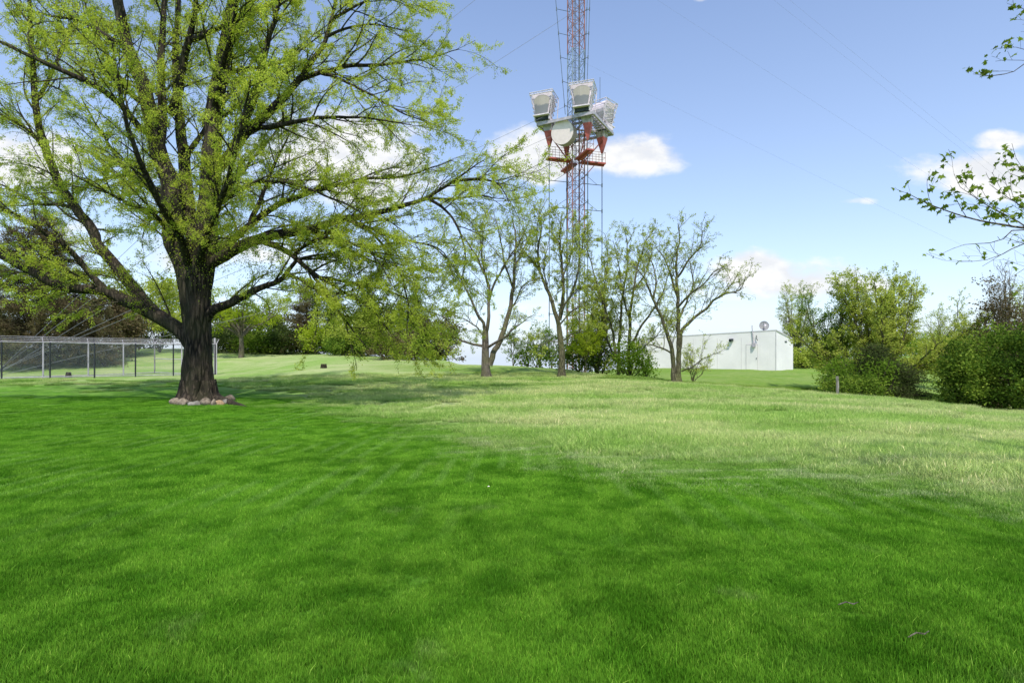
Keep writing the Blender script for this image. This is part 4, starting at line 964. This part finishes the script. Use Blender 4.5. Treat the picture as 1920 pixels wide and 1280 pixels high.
    # skirt wires above the platform
    for (x0, x1, yy, st) in ((1060, 1042, 54.3, -1), (1094, 1101, 54.2, 1), (1099, 1106, 55.2, 1)):
        m = MB(); p0 = P(x0, 215, yy); p1 = P(x1, 0, yy); e = p1+(p1-p0)*1.1; m.bar(p0, e, .028, 5)
        for k in range(10):
            c = p0+(p1-p0)*(.08+k*.21); tgt = C0+[st*.62, (-.5 if yy < 55 else .4), c[2]-.15]; m.bar(c, tgt, .026); m.box(c, (.09, .09, .3))
        m.build('skirt_wire', M['line'], root)
    m = MB(); p = P(1125, 210, 56); m.bar(p, p+[0, 0, 3.4], .022); m.build('whip_antenna', M['line'], root)
    # guy wires: left anchor inside the fence, right anchor out of view
    ancL = np.array([P(-15, 700, 34.5)[0], 34.5, gz(P(-15, 700, 34.5)[0], 34.5)]); ancR = np.array([66., 50., gz(66, 50)])
    def guy(anc, z, r, off=0, sag=.02):
        t = np.linspace(0, 1, 40)[:, None]; e = C0+[0, off, z]; q = anc*(1-t)+e*t; q[:, 2] -= (4*sag*t*(1-t)*np.linalg.norm(e-anc)).ravel()*.25
        m = MB(); m.tube(q, r, 5); m.build('guy_wire', M['wire'], root)
    for zt, sg in ((zpy(440), .01), (zpy(235), .012), (zpy(190), .01), (zpy(20), .012), (zpy(-150), .012), (zpy(-330), .012)): guy(ancL+[0, 0, random.uniform(0, .3)], zt, .014, 0, sg)
    for zt, sg in ((zpy(110), .02), (zpy(-100), .02), (zpy(-300), .02), (zpy(-335), .02)): guy(ancR, zt, .004, 0, sg)
    m = MB(); m.box(ancL+[0, 0, .1], (.5, .5, .5)); m.tube([ancL+[0, 0, .2], ancL+[.5, .4, .8]], .05, 6); m.build('guy_anchor', M['dark'], root)

# ------------------------------------------------------------------ building
def building():
    th = R(43); Yn = 50.; near = np.array([(1455-CX)/F*Yn, Yn]); a = np.array([-math.cos(th), math.sin(th)]); b = np.array([math.sin(th), math.cos(th)])
    def atpx(d, px):
        k = (px-CX)/F; return (near[0]-k*near[1])/(k*d[1]-d[0])
    Lf = atpx(a, 1185); Le = atpx(b, 1487)
    z0 = gz(*near)-.5; zt = EYE+(HY-620)/F*Yn; farz = EYE+(HY-637)/F*(Yn+b[1]*Le); lz = zt-.45
    c = [near, near+a*Lf, near+a*Lf+b*Le, near+b*Le]; tz = [zt, lz, lz-(zt-farz), farz]
    cen = sum(c)/4
    root = empty('utility_building', (*cen, gz(*cen)), 'long low windowless white building with flat roof beyond the crest', 'building')
    names = [(0, 1), (1, 2), (2, 3), (3, 0)]
    V = [(*c[i], z0) for i in range(4)] + [(*c[i], tz[i]) for i in range(4)]
    m = MB(); m.add(V, [(0, 1, 5, 4), (1, 2, 6, 5), (2, 3, 7, 6), (3, 0, 4, 7)]); m.build('wall', M['wall'], root)
    m = MB(); cen3 = np.array([*cen, 0])
    def outp(i, dz, k=.06):
        d = c[i]-cen; return np.array([*(c[i]+nrmz(d)*k), tz[i]+dz])
    lo = [outp(i, .003) for i in range(4)]; hi = [outp(i, .10) for i in range(4)]
    m.add(lo+hi, [(3, 2, 1, 0), (4, 5, 6, 7), (0, 1, 5, 4), (1, 2, 6, 5), (2, 3, 7, 6), (3, 0, 4, 7)]); m.build('roof', M['rooftrim'], root)
    A3 = np.array([*a, 0]); B3 = np.array([*b, 0]); U = np.array([0, 0, 1.]); nf = -B3
    def onf(px, z, out=0): s = atpx(a, px); return np.array([*(near+a*s), z])+nf*out
    def zf(py, px): s = atpx(a, px); return EYE-(py-HY)/F*(near[1]+a[1]*s)
    # door: flush, painted like the wall
    m = MB(); s = atpx(a, 1422); p = onf(1422, 0, .0)
    zb = gz(p[0], p[1])
    dc = onf(1410, zb+1.12); m.box(dc+nf*.012, (1.0, .03, 2.25), [A3, B3, U]); door = m.build('door', M['wall'], root)
    m = MB(); m.box(dc+nf*.045-A3*.4+[0, 0, -.1], (.05, .04, .14), [A3, B3, U]); m.build('handle', M['dark'], door)
    m = MB()
    for sg in (-1, 1): m.box(dc+nf*.01+A3*.515*sg, (.025, .05, 2.3), [A3, B3, U])
    m.box(dc+nf*.01+U*1.165, (1.055, .05, .025), [A3, B3, U]); m.build('door_frame', M['rooftrim'], door)
    # wall joints
    m = MB()
    for px in (1300, 1345, 1390):
        m = MB(); m.box(onf(px, (z0+lz)/2, .004), (.02, .02, lz-z0-.2), [A3, B3, U]); m.build('wall_joint', M['rooftrim'], root)
    # flood lamp
    m = MB(); p = onf(1372, zf(637, 1372)); m.box(p+nf*.12, (.32, .22, .2), [A3, B3, U]); m.tube([p+nf*.2, p+nf*.36-U*.08], [.10, .14], 10); m.build('flood_lamp', M['dark'], root)
    # meter box with conduit through the roof line
    m = MB(); p = onf(1414, zf(646, 1414)); m.box(p+nf*.1, (.3, .2, .32), [A3, B3, U]); m.tube([p+nf*.14-U*.1, p+nf*.14-U*.22], .13, 12); mb = m.build('meter_box', M['galv'], root)
    m = MB(); q = onf(1411, zf(615, 1411)); m.tube([p+nf*.1, np.array([*q[:2], q[2]])+nf*.1, q+nf*.1+U*.25], .04, 6); m.build('conduit', M['galv'], mb)
    m = MB(); p = onf(1419, zf(634, 1419)); m.tube([p+nf*.1+U*.25, p+nf*.12, p+nf*.1-A3*.1-U*.2], .035, 5); m.build('bracket', M['dark'], root)
    # vent on the end wall
    m = MB(); q = near+b*Le*.55; m.box(np.array([*q, zt-.9])-A3*.02, (.04, .55, .12), [A3, B3, U]); m.build('vent', M['dark'], root)
    m = MB(); m.box(np.array([*near, z0])+A3*.0+U*((zt-z0)/2)+nf*.0, (.05, .05, zt-z0-.01), [A3, B3, U]); m.build('corner_trim', M['rooftrim'], root)
    # satellite dish on the roof: a thing of its own
    dpx = P(1432, 612, Yn+1.5); r = .42; base = np.array([dpx[0], dpx[1], zt+.05])
    e = empty('satellite_dish', base, 'round mesh satellite dish standing on the roof of the white building', 'satellite dish')
    dn = nrmz([-.15, -1, .15]); u, v = frame(dn); m = MB(); c_ = dpx+[0, 0, .05]
    rings = []
    for i in range(5):
        q = i/4; rings.append([c_+(u*math.cos(t)+v*math.sin(t))*r*q*1.0+dn*(.14*q*q) for t in np.linspace(0, 2*math.pi, 24, endpoint=False)])
    VV = [p for rg in rings for p in rg]; FF = [(i*24+k, i*24+(k+1) % 24, (i+1)*24+(k+1) % 24, (i+1)*24+k) for i in range(4) for k in range(24)]
    m.add(VV, FF); m.build('reflector', M['dishmesh'], e, True)
    m = MB(); m.tube([rings[-1][k] for k in range(24)]+[rings[-1][0]], .018, 5, cap=False)
    for k in range(0, 24, 6): m.bar(rings[-1][k], c_+dn*.4, .012)
    m.build('rim', M['galv'], e)
    m = MB(); m.box(c_+dn*.38, (.18, .16, .18)); m.build('feed', M['white_metal'], e)
    m = MB(); m.tube([base-[0, 0, .1], c_-dn*.05], .05, 8); m.build('pole', M['galv'], e)

# ------------------------------------------------------------------ fence, rocks, small things
def fence():
    Aa = np.array([(3-CX)/F*33, 33.]); Bb = np.array([(325-CX)/F*38.9, 38.9]); E = Aa+(Bb-Aa)*1.31
    Cc = np.array([(290-CX)/F*42.6, 42.6]); D = np.array([(81-CX)/F*35.2, 35.2])
    root = empty('chain_link_fence', (*Aa, gz(*Aa)), 'tall chain link fence topped with barbed wire at far left', 'fence')
    H = 2.22
    def run(p0, p1, ns, mk, extra, rails, outd):
        n = len(ns); pts = []
        for t in ns:
            q = p0+(p1-p0)*t; z = gz(*q); pts.append(np.array([*q, z]))
        for q in pts:
            m = MB(); m.tube([q-[0, 0, .2], q+[0, 0, H]], .045 if mk != 'galvp' else .05, 8)
            m.bar(q+[0, 0, H], q+[outd[0]*.28, outd[1]*.28, H+.33], .022)
            m.build('post', M[mk], root)
        for h_ in rails:
            m = MB(); m.tube([q+[0, 0, h_] for q in pts], .03, 6); m.build('rail', M['galv'], root)
        for k in (1, 2, 3):
            m = MB(); m.tube([q+[outd[0]*.09*k, outd[1]*.09*k, H+.11*k] for q in pts], .009, 4)
            for q0, q1 in zip(pts[:-1], pts[1:]):
                for s in np.arange(.1, 1, .12):
                    c = q0+(q1-q0)*s+[outd[0]*.09*k, outd[1]*.09*k, H+.11*k]; m.bar(c-[.03, 0, .03], c+[.03, 0, .03], .006)
            m.build('barbed_wire', M['galv'], root)
        m = MB()
        for q0, q1 in zip(pts[:-1], pts[1:]): m.quad(q0+[0, 0, .03], q1+[0, 0, .03], q1+[0, 0, H-.02], q0+[0, 0, H-.02])
        m.build('chain_link', M['chain'], root)
        return pts
    out1 = nrmz([.7, -.7])
    run(Aa, Bb, [-1.0, -.75, -.5, -.25, 0, .25, .5, .75, 1.0, 1.30], 'fence_shaded', 0, (H, .12), [-.6, .3])
    run(D, Cc, [-.42, 0, .36, .68, 1.0], 'galv', 0, (H, .12), [-.5, .3])
    run(Cc, E, [0, .45, 1.0], 'galv', 0, (H, 1.15, .12), [.4, .5])
    m = MB(); e = np.array([*E, gz(*E)])
    m.tube([e+[-.12, 0, -.2], e+[-.12, 0, H+.42]], .07, 8); m.build('gate_post', M['galv'], root)
def rock(name, c, s, label, seed, mk='rock'):
    bm = bmesh.new(); bmesh.ops.create_icosphere(bm, subdivisions=3, radius=1)
    for v in bm.verts:
        n = mnoise.noise(v.co*1.1+Vector((seed*3.1, seed, 0)))*.28+mnoise.noise(v.co*2.7+Vector((seed, 5, 1)))*.1
        v.co = Vector((v.co.x*s[0], v.co.y*s[1], v.co.z*s[2]))*(1+n)
    me = bpy.data.meshes.new(name); bm.to_mesh(me); bm.free()
    for p in me.polygons: p.use_smooth = True
    o = link(name, me, M[mk], None, c); o.rotation_euler = (0, 0, seed*1.3); return tag(o, label, 'rock', 'rocks ringing the foot of the big tree')
def small_things():
    data = [(328, 17, 13, 'leftmost rock at the foot of the big tree'), (343, 19, 14, 'rounded tan rock second from the left at the tree foot'), (365, 21, 9, 'low flat grey rock in the middle of the row at the tree foot'),
            (386, 19, 16, 'tallest wedge-shaped rock at the tree foot'), (401, 9, 12, 'narrow upright rock beside the wedge-shaped one'), (410, 14, 11, 'rounded orange-tan rock near the right root'), (425, 13, 10, 'dark rock against the root on the right')]
    for i, (px, w, h, lb) in enumerate(data):
        Y = 18.75+.12*(i % 2)+(.35 if i in (0,) else 0)+(.5 if i == 6 else 0); g = ground(px, Y); rock('rock', (g[0], g[1], g[2]+h*.3*Y/F), (w*.6*Y/F, .18, h*.66*Y/F), lb, i+1, ('rock', 'rock', 'rockgrey', 'rock', 'rock', 'rocktan', 'rockgrey')[i])
    for (a, r, lb) in ((.9, 1.1, 'rock behind the big trunk on its right'), (2.2, 1.15, 'rock behind the big trunk on its left')):
        c = ground(372, 20); q = c+np.array([math.cos(a)*r, math.sin(a)*r, .08]); rock('rock', tuple(q), (.2, .18, .14), lb, a*5)
    # stump on the slope
    g = ground(607, 38); e = empty('tree_stump', g, 'short dark sawn tree stump on the far slope', 'tree stump')
    m = MB(); m.tube([g-[0, 0, .1], g+[0, 0, .08], g+[0, 0, .3]], [.27, .21, .18], 14); m.build('stump', M['bark'], e)
    m = MB(); m.disc(g+[0, 0, .303], (0, 0, 1), .165, 14); m.build('cut_face', M['bark_pale'], e)
    g = ground(128, 36.5); m = MB(); m.tube([g-[0, 0, .1], g+[.02, 0, .35]], [.2, .14], 10); o = m.build('tree_stump', M['bark'], None); tag(o, 'small dark stump inside the fenced ground', 'tree stump')
    # pale post
    g = ground(1570, 23.6); m = MB(); m.tube([g-[0, 0, .1], g+[.01, 0, .4], g+[-.01, 0, .85]], [.06, .055, .05], 10); o = m.build('wooden_post', M['bark_pale'], None); tag(o, 'pale weathered post at the foot of the green bush', 'post')
    # fallen twigs on the lawn
    for (px, py, l, a, lb) in ((1592, 1152, .07, .1, 'short fallen twig lying on the lawn'), (1725, 1212, .085, .3, 'slightly longer fallen twig lying on the lawn nearest the lower right')):
        Y = EYE*F/(py-HY); c = np.array([(px-CX)/F*Y, Y, .065]); d = np.array([math.cos(a), math.sin(a), 0])
        m = MB(); m.tube([c-d*l, c-d*l*.2+[0, .01, .01], c+d*l*.4, c+d*l+[0, .02, .0]], [.003, .004, .004, .002], 6); o = m.build('fallen_twig', M['bark_grey'], None); tag(o, lb, 'twig')
    # small white wildflower/litter leaf
    Y = EYE*F/(923-HY); c = np.array([(916-CX)/F*Y, Y, .07]); m = MB()
    m.add([c+[-.015, 0, 0], c+[0, -.012, .004], c+[.018, 0, .002], c+[0, .012, .008]], [(0, 1, 2, 3)]); o = m.build('fallen_leaf', M['cream'], None); tag(o, 'tiny pale fallen leaf in the middle of the lawn', 'leaf')

# ------------------------------------------------------------------ more materials
def more_mats():
    M['ground'] = ground_material(); M['blade'] = blade_material()
    for nm, a, b_ in (('rock', (.13, .10, .075), (.33, .27, .20)), ('rockgrey', (.14, .13, .11), (.30, .28, .24)), ('rocktan', (.28, .18, .10), (.52, .37, .22))):
        m, t, b = mat(nm+'_stone'); p = pos(t); c = t.mix(t.smooth(t.noise(p, 6, 8, .65), .35, .65), a, b_); t.con(c, b.inputs['Base Color'])
        bp = t.new('ShaderNodeBump'); bp.inputs['Distance'].default_value = .03; t.con(t.noise(p, 22, 6), bp.inputs['Height']); t.con(bp.outputs[0], b.inputs['Normal']); M[nm] = m
    m, t, b = mat('white_painted_wall'); p = pos(t)
    c = t.mix(t.smooth(t.noise(p, .5, 5, .6), .35, .7), (.80, .76, .74), (.90, .85, .83)); st = t.smooth(t.noise(t.mapping(p, (3, 3, .25)), 1.2, 6, .7), .55, .8)
    c = t.mix(t.math('MULTIPLY', st, .22), c, (.52, .47, .43)); t.con(c, b.inputs['Base Color']); b.inputs['Roughness'].default_value = .8; M['wall'] = m
    M['doorwhite'] = metal('door_white_paint', (.62, .63, .62), .5, .04)
    M['rooftrim'] = metal('pale_trim', (.56, .53, .52), .6, .08)
    m, t, b = mat('horn_cover_painted_shadow'); p = pos(t)
    sep = t.new('ShaderNodeSeparateXYZ'); t.con(p, sep.inputs[0]); zc = 1.55+(HY-243)/F*55
    wv = t.math('ADD', sep.outputs['Z'], t.math('MULTIPLY', t.noise(p, 1.2, 3), .8))
    f = t.smooth(wv, zc+1.95, zc+2.15); streak = t.noise(t.mapping(p, (5, 5, .4)), 1.4, 4)  # painted shadow line: cover colour is dark below it, beige above
    c = t.mix(f, (.20, .205, .21), t.mix(streak, (.34, .30, .25), (.47, .43, .37))); t.con(c, b.inputs['Base Color']); M['horncover'] = m
    M['redfun'] = metal('funnel_red_paint', (.46, .12, .10), .55, .2)
    M['drumside'] = metal('drum_side', (.42, .36, .34), .5, .1)
    m, t, b = mat('open_grating'); p = pos(t)
    t.con(t.mix(.5, (.2, .24, .27), (.3, .34, .37)), b.inputs['Base Color'])
    w = t.new('ShaderNodeTexWave', wave_type='BANDS', bands_direction='X'); w.inputs['Scale'].default_value = 6; t.con(p, w.inputs['Vector'])
    t.con(t.math('GREATER_THAN', w.outputs['Fac'], .35), b.inputs['Alpha']); M['grate'] = m
    m, t, b = mat('chain_link_mesh'); p = pos(t)
    sep = t.new('ShaderNodeSeparateXYZ'); t.con(p, sep.inputs[0])
    s = t.math('ADD', sep.outputs['X'], t.math('MULTIPLY', sep.outputs['Y'], .9))
    def dia(sg):
        q = t.math('ADD', t.math('MULTIPLY', s, 1.0), t.math('MULTIPLY', sep.outputs['Z'], sg)); return t.math('LESS_THAN', t.math('FRACT', t.math('MULTIPLY', q, 11.0)), .055)
    al = t.math('MAXIMUM', dia(1.35), dia(-1.35)); t.con(al, b.inputs['Alpha']); b.inputs['Base Color'].default_value = (.26, .29, .31, 1); b.inputs['Metallic'].default_value = .3; M['chain'] = m
    m, t, b = mat('dish_mesh'); p = pos(t); b.inputs['Base Color'].default_value = (.22, .21, .2, 1)
    t.con(t.math('GREATER_THAN', t.noise(p, 60, 2), .42), b.inputs['Alpha']); M['dishmesh'] = m

# ------------------------------------------------------------------ sky, sun, camera
def world():
    w = bpy.data.worlds.new('World'); scene.world = w; w.use_nodes = True; t = NT(w.node_tree)
    bg = t.n['Background']; out = t.n['World Output']
    EL, ROT = R(SUN_EL), R(SUN_AZ)
    sky = t.new('ShaderNodeTexSky', sky_type='NISHITA', sun_disc=False, sun_elevation=EL, sun_rotation=ROT, altitude=200, air_density=1.0, dust_density=.6, ozone_density=1.3)
    geo = t.new('ShaderNodeTexCoord').outputs['Generated']
    sep = t.new('ShaderNodeSeparateXYZ'); t.con(geo, sep.inputs[0]); x, y, z = sep.outputs
    zc = t.math('MAXIMUM', z, .012); cb = t.new('ShaderNodeCombineXYZ'); t.con(x, cb.inputs[0]); t.con(y, cb.inputs[1]); t.con(zc, cb.inputs[2])
    t.con(cb.outputs[0], sky.inputs['Vector'])
    # pale, slightly violet blue, brightening to white haze at the horizon
    c = t.mix(1.0, sky.outputs['Color'], SKY_TINT, 'MULTIPLY')
    haze = t.ramp(t.math('MAXIMUM', z, 0), [(0, (1, 1, 1)), (.08, (.5, .5, .5)), (.22, (.27, .27, .27)), (.65, (.04, .04, .04))])
    hz = t.mix(haze, c, tuple(k/SKY_S for k in (.74, .85, .99)))
    t.con(hz, bg.inputs['Color']); bg.inputs['Strength'].default_value = SKY_S
    # clouds: banks given by bearing and height, edges broken by fractal noise
    yy = t.math('MAXIMUM', y, .05); u = t.math('DIVIDE', x, yy); v = t.math('DIVIDE', z, yy)
    cv = t.new('ShaderNodeCombineXYZ'); t.con(u, cv.inputs[0]); t.con(t.math('MULTIPLY', v, 1.7), cv.inputs[1])
    n = t.noise(cv.outputs[0], 5.5, 9, .58); nb = t.noise(cv.outputs[0], 2.6, 3, .5)
    dens = None
    for (px, py, a, b, k) in CLOUDS:
        u0 = (px-CX)/F; v0 = (HY-py)/F
        du = t.math('DIVIDE', t.math('SUBTRACT', u, u0), a/F); dv = t.math('DIVIDE', t.math('SUBTRACT', v, v0), b/F)
        # flat-bottomed: below centre the falloff is steeper
        dv = t.math('MULTIPLY', dv, t.math('ADD', 1.0, t.math('MULTIPLY', t.math('LESS_THAN', dv, 0.0), .5)))
        g = t.math('SUBTRACT', k, t.math('ADD', t.math('MULTIPLY', du, du), t.math('MULTIPLY', dv, dv)))
        dens = g if dens is None else t.math('MAXIMUM', dens, g)
    dens = t.math('MAXIMUM', dens, -1.5)
    nn = t.math('MULTIPLY', t.math('SUBTRACT', t.math('ADD', t.math('MULTIPLY', n, .75), t.math('MULTIPLY', nb, .25)), .5), 8.0)
    m = t.smooth(t.math('ADD', dens, nn), -.1, 1.2)
    m = t.math('MULTIPLY', m, t.math('GREATER_THAN', y, .06))
    m = t.math('MULTIPLY', m, t.smooth(z, .0, .03))
    cv2 = t.mapping(cv.outputs[0], (1, 1, 1), loc=(.0, -.045, 0)); n2 = t.noise(cv2, 5.5, 9, .58)
    shade = t.smooth(t.math('SUBTRACT', n, n2), -.10, .08)
    cc = t.mix(shade, (.87, .89, .93), (1.04, 1.04, 1.03))
    bg2 = t.new('ShaderNodeBackground'); t.con(cc, bg2.inputs['Color']); bg2.inputs['Strength'].default_value = 1.0
    ms = t.new('ShaderNodeMixShader'); t.con(t.math('MULTIPLY', m, .96), ms.inputs[0]); t.con(bg.outputs[0], ms.inputs[1]); t.con(bg2.outputs[0], ms.inputs[2]); t.con(ms.outputs[0], out.inputs['Surface'])
    l = bpy.data.lights.new('sun', 'SUN'); l.energy = SUN_E; l.angle = R(SUN_ANG); l.color = (1.0, .95, .87)
    o = bpy.data.objects.new('sun', l); COL.objects.link(o)
    az = R(SUN_AZ); d = Vector((math.sin(az)*math.cos(EL), math.cos(az)*math.cos(EL), math.sin(EL)))   # towards the sun
    o.rotation_euler = d.to_track_quat('Z', 'Y').to_euler(); o.location = d*80
SUN_EL, SUN_AZ, SUN_E, SUN_ANG = 57, 174, 4.5, 1.5
SKY_S = .15
SKY_TINT = (1.5, 1.5, 1.62)
CLOUDS = [(1110, 296, 150, 56, 1.25), (1015, 300, 80, 50, 1.7), (1170, 268, 60, 26, .8), (625, 315, 200, 95, 1.5), (480, 350, 170, 70, .8), (20, 320, 120, 80, 1.0), (300, 330, 120, 50, .5),
          (860, 420, 50, 20, .7), (1035, 460, 60, 30, .6), (1850, 338, 130, 50, 1.3), (1890, 268, 90, 24, .8), (1480, 525, 120, 46, 1.6), (1600, 535, 100, 30, .8), (1640, 380, 60, 10, .3),
          (1330, 550, 150, 30, .6), (1400, 612, 90, 12, .9), (1620, 378, 60, 9, .45), (1000, 575, 120, 25, .4), (1410, 600, 150, 18, .5), (1310, 0, 25, 10, .8), (250, 470, 300, 60, .5), (760, 500, 200, 50, .5)]
def camera():
    cd = bpy.data.cameras.new('camera'); cd.sensor_width = 36; cd.lens = F/1920*36; cd.shift_y = (HY-640)/1920; cd.clip_end = 6000; cd.clip_start = .05
    o = bpy.data.objects.new('camera', cd); COL.objects.link(o); o.location = (0, 0, EYE); o.rotation_euler = (R(90), 0, 0); scene.camera = o
def main():
    more_mats(); camera(); world()
    g = build_ground()
    big_tree(); middle_trees(); background(); maple()
    mast(); building(); fence(); small_things()
    grasses(g)
    scene.view_settings.view_transform = 'Standard'; scene.view_settings.look = 'None'; scene.view_settings.exposure = 0; scene.view_settings.gamma = 1
    scene.cycles.max_bounces = 4; scene.cycles.diffuse_bounces = 3; scene.cycles.transparent_max_bounces = 10
main()
